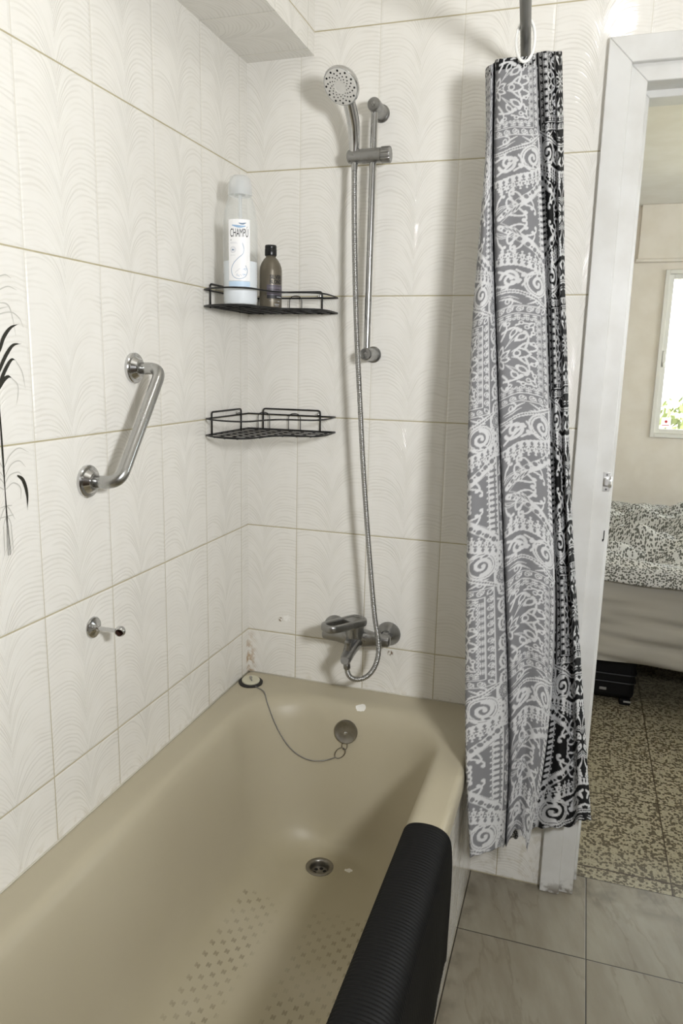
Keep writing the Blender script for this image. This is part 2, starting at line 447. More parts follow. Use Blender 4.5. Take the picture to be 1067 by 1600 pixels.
CURTAIN = [
 [(0.728,-0.215,1.989),(0.743,-0.214,1.842),(0.760,-0.212,1.690),(0.778,-0.210,1.532),(0.796,-0.209,1.369),(0.812,-0.208,1.199),(0.830,-0.206,1.024),(0.849,-0.205,0.841),(0.855,-0.203,0.649),(0.849,-0.202,0.447),(0.829,-0.200,0.230)],
 [(0.709,-0.235,1.979),(0.722,-0.235,1.836),(0.736,-0.235,1.689),(0.753,-0.235,1.536),(0.769,-0.235,1.378),(0.785,-0.235,1.215),(0.802,-0.235,1.046),(0.820,-0.235,0.871),(0.831,-0.235,0.689),(0.831,-0.235,0.497),(0.820,-0.235,0.294)],
 [(0.681,-0.240,1.978),(0.691,-0.238,1.837),(0.702,-0.237,1.690),(0.716,-0.236,1.538),(0.731,-0.234,1.381),(0.747,-0.232,1.218),(0.763,-0.231,1.050),(0.780,-0.230,0.875),(0.795,-0.228,0.692),(0.802,-0.226,0.501),(0.799,-0.225,0.300)],
 [(0.653,-0.235,1.979),(0.659,-0.235,1.833),(0.668,-0.235,1.683),(0.681,-0.235,1.527),(0.696,-0.235,1.365),(0.712,-0.235,1.198),(0.729,-0.235,1.025),(0.746,-0.235,0.845),(0.763,-0.235,0.659),(0.777,-0.235,0.465),(0.782,-0.235,0.261)],
 [(0.640,-0.160,2.003),(0.647,-0.157,1.852),(0.656,-0.154,1.695),(0.669,-0.151,1.532),(0.684,-0.148,1.363),(0.700,-0.145,1.187),(0.718,-0.142,1.005),(0.735,-0.139,0.815),(0.754,-0.136,0.617),(0.768,-0.133,0.411),(0.773,-0.130,0.193)],
 [(0.644,-0.225,1.975),(0.651,-0.228,1.828),(0.660,-0.230,1.676),(0.674,-0.232,1.520),(0.689,-0.235,1.358),(0.705,-0.238,1.192),(0.722,-0.240,1.019),(0.739,-0.242,0.842),(0.756,-0.245,0.658),(0.769,-0.248,0.467),(0.774,-0.250,0.266)],
 [(0.636,-0.225,1.972),(0.645,-0.236,1.822),(0.650,-0.246,1.668),(0.655,-0.256,1.511),(0.664,-0.267,1.350),(0.676,-0.278,1.185),(0.689,-0.288,1.016),(0.702,-0.298,0.842),(0.716,-0.309,0.664),(0.728,-0.319,0.482),(0.742,-0.330,0.294)],
 [(0.627,-0.200,1.976),(0.638,-0.216,1.821),(0.638,-0.231,1.665),(0.637,-0.246,1.506),(0.641,-0.262,1.343),(0.649,-0.278,1.177),(0.659,-0.293,1.008),(0.669,-0.308,0.835),(0.681,-0.324,0.659),(0.695,-0.339,0.480),(0.715,-0.355,0.298)],
 [(0.622,-0.155,1.984),(0.634,-0.170,1.827),(0.633,-0.186,1.668),(0.632,-0.202,1.505),(0.636,-0.217,1.339),(0.644,-0.232,1.170),(0.655,-0.248,0.997),(0.665,-0.264,0.821),(0.677,-0.279,0.641),(0.691,-0.294,0.458),(0.711,-0.310,0.273)],
 [(0.632,-0.120,1.998),(0.641,-0.124,1.843),(0.646,-0.128,1.684),(0.654,-0.132,1.519),(0.665,-0.136,1.350),(0.677,-0.140,1.175),(0.692,-0.144,0.995),(0.706,-0.148,0.809),(0.722,-0.152,0.616),(0.736,-0.156,0.417),(0.747,-0.160,0.210)],
 [(0.679,-0.140,2.006),(0.690,-0.138,1.855),(0.703,-0.136,1.699),(0.719,-0.134,1.537),(0.735,-0.132,1.369),(0.752,-0.130,1.194),(0.770,-0.128,1.014),(0.788,-0.126,0.826),(0.801,-0.124,0.630),(0.806,-0.122,0.425),(0.799,-0.120,0.207)],
 [(0.715,-0.135,2.019),(0.731,-0.130,1.870),(0.747,-0.125,1.716),(0.766,-0.120,1.555),(0.784,-0.115,1.388),(0.800,-0.110,1.214),(0.818,-0.105,1.033),(0.838,-0.100,0.845),(0.849,-0.095,0.648),(0.845,-0.090,0.439),(0.827,-0.085,0.216)],
 [(0.740,-0.160,2.013),(0.755,-0.155,1.866),(0.770,-0.151,1.715),(0.787,-0.147,1.557),(0.804,-0.142,1.393),(0.821,-0.137,1.223),(0.839,-0.133,1.046),(0.860,-0.129,0.862),(0.877,-0.124,0.670),(0.885,-0.119,0.468),(0.884,-0.115,0.254)],
 [(0.753,-0.130,2.022),(0.768,-0.125,1.874),(0.782,-0.119,1.721),(0.798,-0.113,1.561),(0.815,-0.108,1.394),(0.832,-0.103,1.221),(0.852,-0.097,1.041),(0.875,-0.091,0.854),(0.896,-0.086,0.659),(0.914,-0.081,0.454),(0.927,-0.075,0.240)],
 [(0.762,-0.145,2.016),(0.776,-0.141,1.870),(0.789,-0.138,1.719),(0.804,-0.135,1.562),(0.822,-0.131,1.400),(0.838,-0.127,1.231),(0.857,-0.124,1.055),(0.881,-0.121,0.874),(0.904,-0.117,0.685),(0.926,-0.113,0.489),(0.945,-0.110,0.284)],
 [(0.770,-0.110,2.028),(0.784,-0.107,1.880),(0.797,-0.103,1.726),(0.811,-0.099,1.567),(0.829,-0.096,1.401),(0.846,-0.093,1.230),(0.866,-0.089,1.051),(0.890,-0.085,0.867),(0.917,-0.082,0.676),(0.944,-0.079,0.478),(0.973,-0.075,0.272)],
]
LEAF = [ [(-0.915,1.380),(-0.909,1.391),(-0.900,1.408),(-0.884,1.423),(-0.865,1.430)],[(-0.918,1.349),(-0.912,1.360),(-0.898,1.380),(-0.881,1.396),(-0.862,1.399)],[(-0.919,1.329),(-0.914,1.338),(-0.902,1.357),(-0.887,1.373),(-0.877,1.373)],[(-0.919,1.326),(-0.915,1.332),(-0.906,1.342),(-0.896,1.347),(-0.888,1.345)],[(-0.890,1.188),(-0.877,1.178),(-0.870,1.155),(-0.871,1.127)] ]
STALK = [ [(-0.915,1.427),(-0.918,1.332),(-0.920,1.237),(-0.919,1.169),(-0.917,1.060)] ]
GREY = [ [(-0.909,1.496),(-0.899,1.500),(-0.887,1.503),(-0.876,1.499)],[(-0.911,1.473),(-0.901,1.480),(-0.883,1.486),(-0.865,1.482)],[(-0.911,1.459),(-0.889,1.459),(-0.880,1.446),(-0.873,1.411)],[(-0.912,1.448),(-0.904,1.451),(-0.887,1.455)],[(-0.913,1.438),(-0.904,1.443),(-0.880,1.447),(-0.863,1.439),(-0.855,1.425)],[(-0.877,1.372),(-0.864,1.354),(-0.859,1.328)],[(-0.889,1.345),(-0.876,1.334),(-0.877,1.316),(-0.882,1.302)],[(-0.921,1.199),(-0.905,1.221),(-0.883,1.232),(-0.860,1.223)],[(-0.920,1.187),(-0.902,1.207),(-0.883,1.211),(-0.869,1.199)],[(-0.921,1.175),(-0.907,1.190),(-0.888,1.193),(-0.880,1.188)],[(-0.917,1.169),(-0.900,1.177),(-0.884,1.167),(-0.885,1.148)],[(-0.932,1.141),(-0.916,1.140),(-0.901,1.117)],[(-0.934,1.125),(-0.917,1.123),(-0.909,1.106)],[(-0.927,1.110),(-0.929,1.062)],[(-0.921,1.109),(-0.924,1.061)] ]
CAMR = [(0.9513031, 0.3074955, 0.0216542), (0.080128, -0.1788371, -0.9806104), (-0.2976608, 0.9345929, -0.1947672)]
CAMC = (0.872819, -1.877573, 1.378265)
KEY, TOP, SKY, EXPO = 24.5, 2.6, 11.0, 0.0
OVP, OVN = (0.3385, -0.1152, 0.4146), (0.0, -0.981, 0.196)
PLUG = (0.0396, -0.0715, 0.4876)
CHAIN = [(0.0396, -0.0715, 0.509), (0.047, -0.080, 0.4985), (0.064, -0.092, 0.4895), (0.0985, -0.1145, 0.4895), (0.126, -0.1525, 0.4765), (0.1515, -0.160, 0.426), (0.181, -0.154, 0.372), (0.2115, -0.146, 0.340), (0.2455, -0.138, 0.325), (0.2805, -0.1335, 0.328), (0.307, -0.132, 0.339), (0.3155, -0.131, 0.3445)]
# ------------------------------------------------------------------ printed cloth
PS = 2.0                                    # samples per millimetre
PW, PH = 165, 312                            # half repeat of the print: mm across, mm down
def draw_print():
    W, H = int(PW*PS), int(PH*PS)
    yy, xx = np.mgrid[0:H, 0:W]; xx = (xx + 0.5)/PS; yy = (yy + 0.5)/PS
    img = np.zeros((H, W))                   # 1 = white ink, 0 = black ground
    def put(mask, val):
        np.copyto(img, val*mask + img*(1-mask))
    def win(x0, x1, y0, y1):
        a = max(0, int(x0*PS)); b = min(W, int(x1*PS)+2); c = max(0, int(y0*PS)); d = min(H, int(y1*PS)+2)
        return (slice(c, d), slice(a, b)) if b > a and d > c else None
    def stroke(pts, w, val=1.0):
        """pts: polyline, w: width or list of widths along it"""
        n = len(pts); ws = w if isinstance(w, (list, tuple, np.ndarray)) else [w]*n
        for i in range(n-1):
            (x0, y0), (x1, y1) = pts[i], pts[i+1]; r0, r1 = ws[i]/2, ws[i+1]/2; m = max(r0, r1) + 1
            s = win(min(x0, x1)-m, max(x0, x1)+m, min(y0, y1)-m, max(y0, y1)+m)
            if s is None: continue
            X = xx[s]; Y = yy[s]; dx, dy = x1-x0, y1-y0; L = dx*dx+dy*dy+1e-9
            t = np.clip(((X-x0)*dx+(Y-y0)*dy)/L, 0, 1)
            d = np.hypot(X-x0-t*dx, Y-y0-t*dy) - (r0+(r1-r0)*t)
            k = np.clip(0.5 - d*PS, 0, 1); img[s] = val*k + img[s]*(1-k)
    def disc(x, y, r, val=1.0, ry=None):
        ry = ry or r; s = win(x-r-1, x+r+1, y-ry-1, y+ry+1)
        if s is None: return
        d = (np.hypot((xx[s]-x)/r, (yy[s]-y)/ry) - 1)*min(r, ry)
        k = np.clip(0.5 - d*PS, 0, 1); img[s] = val*k + img[s]*(1-k)
    def poly(P, val=1.0):
        xs = [p[0] for p in P]; ys = [p[1] for p in P]; s = win(min(xs)-1, max(xs)+1, min(ys)-1, max(ys)+1)
        if s is None: return
        X = xx[s]; Y = yy[s]; ins = np.zeros(X.shape, bool)
        for i in range(len(P)):
            (x0, y0), (x1, y1) = P[i-1], P[i]
            c = ((y0 > Y) != (y1 > Y)) & (X < (x1-x0)*(Y-y0)/((y1-y0) or 1e-9)+x0); ins ^= c
        img[s] = np.where(ins, val, img[s])
    def arc(cx, cy, r, a0, a1, w, val=1.0, n=18, ry=None):
        ry = ry or r
        P = [(cx+r*math.cos(a0+(a1-a0)*k/n), cy+ry*math.sin(a0+(a1-a0)*k/n)) for k in range(n+1)]
        stroke(P, w, val)
    def spiral(cx, cy, r0, r1, a0, turns, w0, w1, val=1.0):
        n = max(10, int(abs(turns)*22))
        P = [(cx+(r0+(r1-r0)*k/n)*math.cos(a0+2*PI*turns*k/n), cy+(r0+(r1-r0)*k/n)*math.sin(a0+2*PI*turns*k/n)) for k in range(n+1)]
        stroke(P, [w0+(w1-w0)*k/n for k in range(n+1)], val); disc(P[-1][0], P[-1][1], w1*0.75, val)
    def curl(x, y, ang, L, bend, w, val=1.0):
        """tendril leaving x, y that rolls up at its end"""
        P = [(x, y)]; a = ang; n = 22; ws = [w]
        for k in range(n):
            t = k/n; a += bend*(0.04+0.75*t*t*t+0.10*t); st = L/n*(1.15-0.55*t)
            P.append((P[-1][0]+st*math.cos(a), P[-1][1]+st*math.sin(a))); ws.append(w*(1-0.25*t))
        stroke(P, ws, val); disc(P[-1][0], P[-1][1], w*0.95, val)
    def leaf(x, y, ang, L, wd, val=1.0, core=0.0):
        for v, sc in ((val, 1.0), (core, 0.55)):
            P = []
            for sgn in (1, -1):
                rngk = range(0, 11) if sgn == 1 else range(10, -1, -1)
                for k in rngk:
                    t = k/10; h = wd/2*math.sin(PI*t)**0.8*sgn*sc; l = L*(0.5+(t-0.5)*sc)
                    P.append((x+l*math.cos(ang)-h*math.sin(ang), y+l*math.sin(ang)+h*math.cos(ang)))
            poly(P, v)
    def rosette(x, y, R):
        for k in range(8):
            a = 2*PI*k/8
            disc(x+R*0.66*math.cos(a), y+R*0.66*math.sin(a), R*0.34, 0.0)
            for q in (-1, 0, 1):
                disc(x+R*math.cos(a+q*0.25), y+R*math.sin(a+q*0.25), R*0.10, 0.0)
        disc(x, y, R*0.52, 0.0); arc(x, y, R*0.45, 0, 2*PI, R*0.09, 1.0)
        for k in range(4): leaf(x, y, PI/4+PI/2*k, R*0.42, R*0.22, 1.0, 1.0)
        for k in range(8):
            a = 2*PI*k/8; arc(x+R*0.68*math.cos(a), y+R*0.68*math.sin(a), R*0.15, a-1.8, a+1.8, R*0.07, 1.0, 8)
    def dotsfield(x0, x1, y0, y1, seed):
        rs = random.Random(seed); pts = []
        for _ in range(400):
            x, y = rs.uniform(x0, x1), rs.uniform(y0, y1); r = rs.choice((4.2, 3.0, 2.2, 1.6))
            if all(math.hypot(x-a, y-b) > r+c+3 for a, b, c in pts):
                pts.append((x, y, r))
                if rs.random() < 0.55: disc(x, y, r, 0.0)
                else: poly([(x-r, y-r), (x+r, y-r*0.4), (x-r*0.2, y+r)], 0.0)
    # --- medallion square, centre at 0, 0
    S = 112
    poly([(-1, -1), (S+1, -1), (S+1, S+1), (-1, S+1)], 0.0)
    for a, b, w in ((S, S, 2.2), (94, 94, 2.0), (82, 82, 1.6)):
        stroke([(a, -2), (a, b), (-2, b)], w)
    for k in range(0, 6):                                      # running scroll border
        p = 9 + k*19
        for (x, y, sw) in ((103, p, 0), (p, 103, 1)):
            if p > 96: continue
            if not sw:
                spiral(x, y, 7, 1.5, PI/2, -1.4, 2.4, 1.7); curl(x+6, y+8, -2.4, 13, 0.5, 2.0)
            else:
                spiral(x, y, 7, 1.5, 0, 1.4, 2.4, 1.7); curl(x+8, y+6, 2.4+PI*0.7, 13, -0.5, 2.0)
    leaf(97, 97, PI/4, 20, 10)
    for k in range(0, 5):                                      # dashes between the lines
        p = 4 + k*17
        for d in (-3.2, 0, 3.2):
            stroke([(88+d*0.9, p), (88+d*0.9, p+10)], 1.7); stroke([(p, 88+d*0.9), (p+10, 88+d*0.9)], 1.7)
        stroke([(84.5, p+5), (91.5, p+5)], 1.7); stroke([(p+5, 84.5), (p+5, 91.5)], 1.7)
    for k in range(0, 10):                                     # scalloped inner edge
        p = 4 + k*8.2
        disc(81, p, 3.2); disc(p, 81, 3.2); disc(81.5, p, 1.4, 0.0); disc(p, 81.5, 1.4, 0.0)
    for k in range(8):                                         # flower
        leaf(0, 0, 2*PI*k/8+PI/8, 30, 13)
    for k in range(8):
        leaf(9, 0, 2*PI*k/8, 14, 6) if k == 0 else None
    disc(0, 0, 7); disc(0, 0, 4, 0.0); disc(0, 0, 2)
    for a in (0.72, 1.02):
        for L in (26, 34, 42): stroke([(24*math.cos(0.87), 24*math.sin(0.87)), (24+L*math.cos(a)*0.6, 24+L*math.sin(a)*0.6)], 1.3)
    leaf(36, 28, 0.66, 34, 17); leaf(26, 37, 0.95, 30, 13)
    stroke([(30, 6), (44, 12), (58, 8), (66, 0)], [2, 4, 5, 4]); disc(40, 0, 8); disc(40, 0, 4.5, 0.0)
    curl(40, 8, 0.9, 40, -0.30, 4.6); curl(56, 12, 1.2, 46, 0.28, 4.8); curl(66, 6, 0.3, 26, 0.5, 4.2)
    curl(8, 40, 0.9, 44, 0.30, 4.6); curl(10, 56, 0.3, 46, -0.28, 4.8); curl(4, 66, 1.2, 24, -0.5, 4.2)
    curl(66, 40, 1.1, 38, 0.35, 4.2); curl(40, 66, 0.4, 38, -0.35, 4.2)
    for x, y in ((72, 24), (72, 50), (24, 72), (50, 72), (70, 70), (60, 62)): disc(x, y, 5.2); disc(x, y, 2.4, 0.0)
    leaf(62, 60, PI/4, 22, 9)
    # --- band of paisley under the square
    for cx in (26, 86):
        spiral(cx, 124, 11, 2, -PI/2, 1.3, 3.4, 2.2)
    for x0, s_ in ((6, 1), (60, 1), (108, -1)):
        stroke([(x0, 134), (x0+18*s_, 131), (x0+34*s_, 122), (x0+46*s_, 116)], [1.5, 4.5, 4.0, 1.5])
        stroke([(x0+4, 139), (x0+22*s_, 137), (x0+40*s_, 128)], [1.2, 3.0, 1.4])
    # white ground between the chain and the corner
    def chain_y(x): return 152 - 34*(max(0.0, x)/112.0)**1.7
    top = [(x, chain_y(x)) for x in range(0, 166, 5)]
    poly([(x, y-4.5) for x, y in top] + [(x, y+4.5) for x, y in top[::-1]], 1.0)
    for x, y in [(x, chain_y(x)) for x in np.arange(2, 165, 5.2)]: disc(x, y, 1.9, 0.0)
    stroke(top, 1.0, 0.0)
    # --- side field right of the square
    poly([(115, -2), (166, -2), (166, 110), (115, 110)], 0.0)
    for cy, d_ in ((20, 1), (66, -1), (104, 1)):
        spiral(140, cy, 20, 4, PI/2*d_, 1.5*d_, 7, 5); curl(120, cy+16, -0.3, 40, 0.35*d_, 4.2); curl(160, cy-14, 2.6, 30, -0.4*d_, 4.0)
        leaf(150, cy+16, 1.2, 22, 9); leaf(122, cy-12, 0.4, 22, 9)
    arc(132, 60, 62, -0.9, 0.9, 5.0); 
    for k in range(-9, 10): disc(132+62*math.cos(k*0.095), 60+62*math.sin(k*0.095), 1.8, 0.0)
    poly([(112, 122), (166, 96), (166, 214), (128, 214), (112, 190)], 1.0)
    rosette(136, 132, 17); dotsfield(124, 164, 152, 212, 5)
    arc(118, 172, 24, -1.5, 1.5, 1.4, 0.0)
    # --- big scrolls
    poly([(0, 156), (60, 152), (112, 128), (112, 190), (0, 214)], 0.0)
    arc(88, 166, 27, 0, 2*PI, 9.0); arc(88, 166, 27, 0, 2*PI, 1.2, 0.0)
    for k in range(26):
        a = 2*PI*k/26; disc(88+32.5*math.cos(a), 166+32.5*math.sin(a), 1.1, 0.0)
    spiral(88, 166, 20, 4, -PI/2, 1.25, 8.5, 6.0); leaf(84, 184, 0.2, 24, 11); leaf(68, 178, 1.1, 18, 8)
    spiral(30, 176, 21, 4, PI*0.9, -1.4, 7.5, 5.5); curl(0, 168, -0.4, 44, 0.30, 5.0); curl(6, 200, -0.5, 58, -0.12, 5.5)
    curl(54, 160, 0.9, 34, 0.5, 4.4); curl(44, 196, -0.6, 40, 0.3, 4.6); curl(12, 158, 0.5, 20, -0.6, 3.6)
    for x, y in ((50, 172), (58, 188), (18, 160)): disc(x, y, 3.6)
    # --- lace band
    def lace_y(x): return 222 - 26*(x/112.0)**1.4
    up = [(x, lace_y(x)-9) for x in range(0, 129, 4)]; dn = [(x, lace_y(x)+6) for x in range(0, 129, 4)]
    poly(up+dn[::-1], 1.0)
    for k in range(0, 9):
        x = 7+k*14; y = lace_y(x)
        poly([(x, y-6), (x+3.6, y), (x, y+7), (x-3.6, y)], 0.0)
        leaf(x+7, y+2, PI/2, 20, 9, 1.0, 1.0); leaf(x+7, y+8, PI/2, 8, 3, 0.0, 0.0)
        leaf(x+7, y+12, PI/4, 9, 4, 1.0, 1.0); leaf(x+7, y+12, 3*PI/4, 9, 4, 1.0, 1.0)
        disc(x+7, y+24, 2.6); disc(x, y+11, 2.3)
    # --- fan: dotted ray, curls and the small trees along the edge
    ray0, ray1 = (10.0, 302.0), (126.0, 214.0)
    stroke([ray0, (60, 268), ray1], [12, 17, 21]); 
    n = 15
    for k in range(n):
        t = (k+0.5)/n; x = ray0[0]+(ray1[0]-ray0[0])*t; y = ray0[1]+(ray1[1]-ray0[1])*t + 4*math.sin(PI*t)*(-0.4)
        disc(x, y, (5.4 if k % 2 else 2.4)*(0.75+0.4*t), 0.0)
    stroke([(2, 292), (40, 270), (118, 212)], 1.2); stroke([(14, 312), (66, 274), (134, 226)], 1.2)
    for x, y, a, L, b, w in ((30, 282, -1.9, 34, 0.5, 4.6), (44, 272, -2.2, 44, 0.42, 5.0), (60, 262, -2.0, 34, -0.5, 4.4), (30, 296, 0.4, 46, -0.36, 5.0), (52, 284, 0.7, 40, 0.42, 4.8), (66, 276, 0.2, 40, 0.4, 4.4), (10, 262, -1.0, 34, -0.4, 4.4), (4, 280, -1.4, 40, 0.3, 4.0), (78, 264, 0.9, 30, 0.5, 4.2)):
        curl(x, y, a, L, b, w)
    arc(22, 300, 22, -2.6, -0.4, 2.4); arc(22, 304, 30, -2.6, -0.5, 1.8)
    for k in range(4): leaf(14+k*9, 306-k*3, -0.7-k*0.1, 34, 6)
    for k in range(6):
        y = 238+k*13.5
        poly([(128, y-6), (128, y+6), (118, y)], 1.0)
        leaf(123, y, PI, 20, 8, 1.0, 1.0); disc(102, y, 2.2); leaf(110, y, PI*0.75, 9, 4, 1.0, 1.0); leaf(110, y, -PI*0.75, 9, 4, 1.0, 1.0)
        disc(121, y, 2.4, 0.0)
    poly([(128, 214), (166, 214), (166, 314), (128, 314)], 0.0); stroke([(129, 218), (129, 314)], 3.0)
    for cy, d_ in ((244, 1), (290, -1)):
        spiral(149, cy, 17, 4, -PI/2*d_, 1.5*d_, 6.5, 5); curl(134, cy+14, -0.4, 34, 0.4*d_, 4.0); leaf(156, cy+14, 1.4, 20, 8); leaf(138, cy-16, 0.3, 20, 8)
    return img
PRINT = draw_print()
def print_at(u, v):
    """white amount of the print at cloth coordinates u, v (metres), mirrored repeats"""
    uu = np.abs((u*1000 + PW) % (2*PW) - PW); vv = np.abs((v*1000 + PH) % (2*PH) - PH)
    X = np.clip(uu*PS-0.5, 0, PRINT.shape[1]-1.001); Y = np.clip(vv*PS-0.5, 0, PRINT.shape[0]-1.001)
    x0 = X.astype(int); y0 = Y.astype(int); fx = X-x0; fy = Y-y0
    P = PRINT
    return (P[y0, x0]*(1-fx)+P[y0, x0+1]*fx)*(1-fy)+(P[y0+1, x0]*(1-fx)+P[y0+1, x0+1]*fx)*fy
# ------------------------------------------------------------------ the setting
def tiled(name, boxes, extra=None, mat='tile', mats=None):
    """axis aligned boxes whose faces carry tile coordinates in metres"""
    b = MB()
    for q in boxes: b.box(*q)
    if extra: extra(b)
    me = bpy.data.meshes.new(name); me.from_pydata(b.v, [], b.f)
    for k in (mats or [M[mat]]): me.materials.append(k)
    me.polygons.foreach_set('material_index', b.m)
    uv = me.uv_layers.new(name='UVMap')
    for p in me.polygons:
        n = p.normal
        for li in p.loop_indices:
            x, y, z = me.vertices[me.loops[li].vertex_index].co
            if abs(n.y) > 0.7: c = (x - 0.1458, z - 0.62)
            elif abs(n.x) > 0.7: c = (-y - 0.0435, z - 0.62)
            else: c = (-y - 0.0435, x + 0.05)
            uv.data[li].uv = c
    o = bpy.data.objects.new(name, me); COL.objects.link(o)
    return o

CEIL = 2.56; XR = 1.82; YN = -2.35
def motif(b):
    """printed reed decoration fired on the decor tiles of the left wall"""
    lev = [0.0004]
    def blade(pts, w, m, tip0=0.15, tip1=0.05):
        lev[0] += 0.00001; P = smooth_path([(lev[0], y, z) for y, z in pts], 8); L = []; R = []
        for i, p in enumerate(P):
            t = i/(len(P)-1); a = P[max(i-1, 0)]; c = P[min(i+1, len(P)-1)]; d = (c-a).normalized()
            n = Vector((0, -d.z, d.y)); h = w/2*(tip0+(1-tip0)*math.sin(PI*min(1, t*1.05+0.02))**0.7 if t < 0.55 else tip1+(1-tip1)*math.sin(PI*min(1, t*1.05))**0.9 if t < 0.95 else tip1)
            L.append(p+n*h); R.append(p-n*h)
        for sgn in (1, -1):
            A = b.ring([(q.x, q.y if sgn > 0 else -1.838-q.y, q.z) for q in L]); B = b.ring([(q.x, q.y if sgn > 0 else -1.838-q.y, q.z) for q in R])
            for i in range(len(A)-1):
                f = (A[i], A[i+1], B[i+1], B[i])
                p0, p1, p2 = (Vector(b.v[k]) for k in f[:3])
                if (p1-p0).cross(p2-p0).x < 0: f = f[::-1]
                b.face(f, m)
    for s in GREY: blade(s, 0.0020, 2, 0.5, 0.3)
    for s in LEAF: blade(s, 0.0070, 1)
    for s in STALK: blade(s, 0.0020, 1, 0.8, 0.5)
struct(tiled('wall_left', [(-0.1, 0, YN, 0.1, 0, CEIL)], motif, mats=[M['tile'], M['leafblack'], M['leafgrey']]), 'white tiled wall with feather relief along the bath')
struct(tiled('wall_back', [(0, 0.875, 0, 0.1, 0, CEIL), (0.875, 1.71, 0, 0.1, 2.075, CEIL), (1.71, XR, 0, 0.1, 0, CEIL)]), 'white tiled wall with feather relief behind the shower')
struct(tiled('wall_right', [(XR, XR+0.1, YN, 0.1, 0, CEIL)]), 'white tiled wall right of the doorway')
b = MB(); b.box(-0.1, XR+0.1, YN-0.1, YN, 0, CEIL); struct(b.build('wall_front', M['taupe']), 'taupe painted wall behind the camera')
d2 = thing('added_dark_door', 'unseen brown door added behind the camera to darken reflections', 'door', (1.25, YN, 0)); d2['kind'] = 'structure'  # dark door added out of view to dim bounce and chrome reflections
b = MB(); b.box(0.85, 1.65, YN-0.001, YN+0.03, 0.003, 2.03); b.build('leaf', M['door_wood'], d2, bevel=0.004)
for z0, z1 in ((0.15, 0.95), (1.1, 1.88)):
    b = MB(); b.box(0.96, 1.54, YN+0.028, YN+0.036, z0, z1); b.build('panel', M['door_wood'], d2, bevel=0.006)
b = MB(); b.lathe([(0.022, 0), (0.022, 0.006), (0.009, 0.01), (0.009, 0.045)], (0.91, YN+0.03, 1.0), (0, 1, 0), 24); b.tube([(0.91, YN+0.07, 1.0), (1.02, YN+0.07, 1.0)], 0.009, 12); b.build('handle', M['steel'], d2)
struct(tiled('trim_soffit', [(0, 0.18, YN, 0, 2.113, CEIL)]), 'tiled soffit box under the ceiling along the left wall', 'soffit')
b = MB(); b.box(-0.1, XR+0.1, YN-0.1, 0.1, CEIL, CEIL+0.1); struct(b.build('ceiling_bathroom', M['ceil']), 'white bathroom ceiling', 'ceiling')
# bathroom floor
me = bpy.data.meshes.new('floor_bathroom')
fb = MB(); fb.box(-0.1, XR, YN, 0.0785, -0.1, 0.0)
me.from_pydata(fb.v, [], fb.f); me.materials.append(M['floor']); uv = me.uv_layers.new(name='UVMap')
for p in me.polygons:
    for li in p.loop_indices:
        x, y, z = me.vertices[me.loops[li].vertex_index].co; uv.data[li].uv = (x - 0.983, y + 0.229)
o = bpy.data.objects.new('floor_bathroom', me); COL.objects.link(o); struct(o, 'grey veined square floor tiles of the bathroom', 'floor')
# bedroom shell
BX0, BX1, BY, BC = 0.15, 3.7, 2.75, 2.262
b = MB(); b.box(BX0, BX1, 0.0785, BY, -0.1, 0.0); struct(b.build('floor_bedroom', M['terrazzo']), 'brown speckled terrazzo floor of the bedroom', 'floor')
b = MB(); b.box(BX0-0.1, BX1+0.1, 0.1, BY+0.1, BC, BC+0.1); struct(b.build('ceiling_bedroom', M['ceil']), 'white bedroom ceiling', 'ceiling')
b = MB()
WX0, WX1, WZ0, WZ1 = 1.245, 2.95, 1.005, 1.925
b.box(BX0, WX0, BY, BY+0.16, 0, BC); b.box(WX1, BX1, BY, BY+0.16, 0, BC); b.box(WX0, WX1, BY, BY+0.16, 0, WZ0); b.box(WX0, WX1, BY, BY+0.16, WZ1, BC)
struct(b.build('wall_bedroom_back', M['cream'], angle=20), 'cream bedroom wall with the window')
b = MB(); b.box(BX0-0.1, BX0, 0.1, BY+0.16, 0, BC); struct(b.build('wall_bedroom_left', M['cream']), 'cream bedroom wall at the left end')
b = MB(); b.box(BX1, BX1+0.1, 0.1, 0.75, 0, BC); b.box(BX1, BX1+0.1, 2.25, BY+0.16, 0, BC); b.box(BX1, BX1+0.1, 0.75, 2.25, 0, 0.95); b.box(BX1, BX1+0.1, 0.75, 2.25, 2.05, BC); struct(b.build('wall_bedroom_right', M['cream']), 'cream bedroom wall at the right end')
b = MB(); b.box(BX0, 0.875, 0.1, 0.112, 0, BC); b.box(0.875, 1.71, 0.1, 0.112, 2.075, BC); b.box(1.71, BX1, 0.1, 0.112, 0, BC)
struct(b.build('wall_bedroom_front', M['cream'], angle=20), 'cream bedroom side of the bathroom wall')
b = MB(); b.box(1.09, 3.1, BY-0.045, BY, 1.975, BC); b.box(1.08, 3.11, BY-0.055, BY, 1.962, 1.978)
struct(b.build('trim_shutter_box', M['cream'], bevel=0.003), 'cream roller shutter box above the bedroom window', 'shutter box')
# sealant beads between bath and tiles
b = MB()
b.tube([(0.0, -1.6, 0.4885), (0.0, -1.0, 0.4885), (0.0, -0.4, 0.489), (0.0, 0.0, 0.489)], 0.0026, 8)
b.tube([(0.0, 0.0, 0.489), (0.3, 0.0, 0.4885), (0.68, 0.0, 0.4885)], 0.0028, 8)
struct(b.build('trim_sealant', M['silicone'], angle=0), 'white sealant bead between bath and wall tiles', 'sealant')

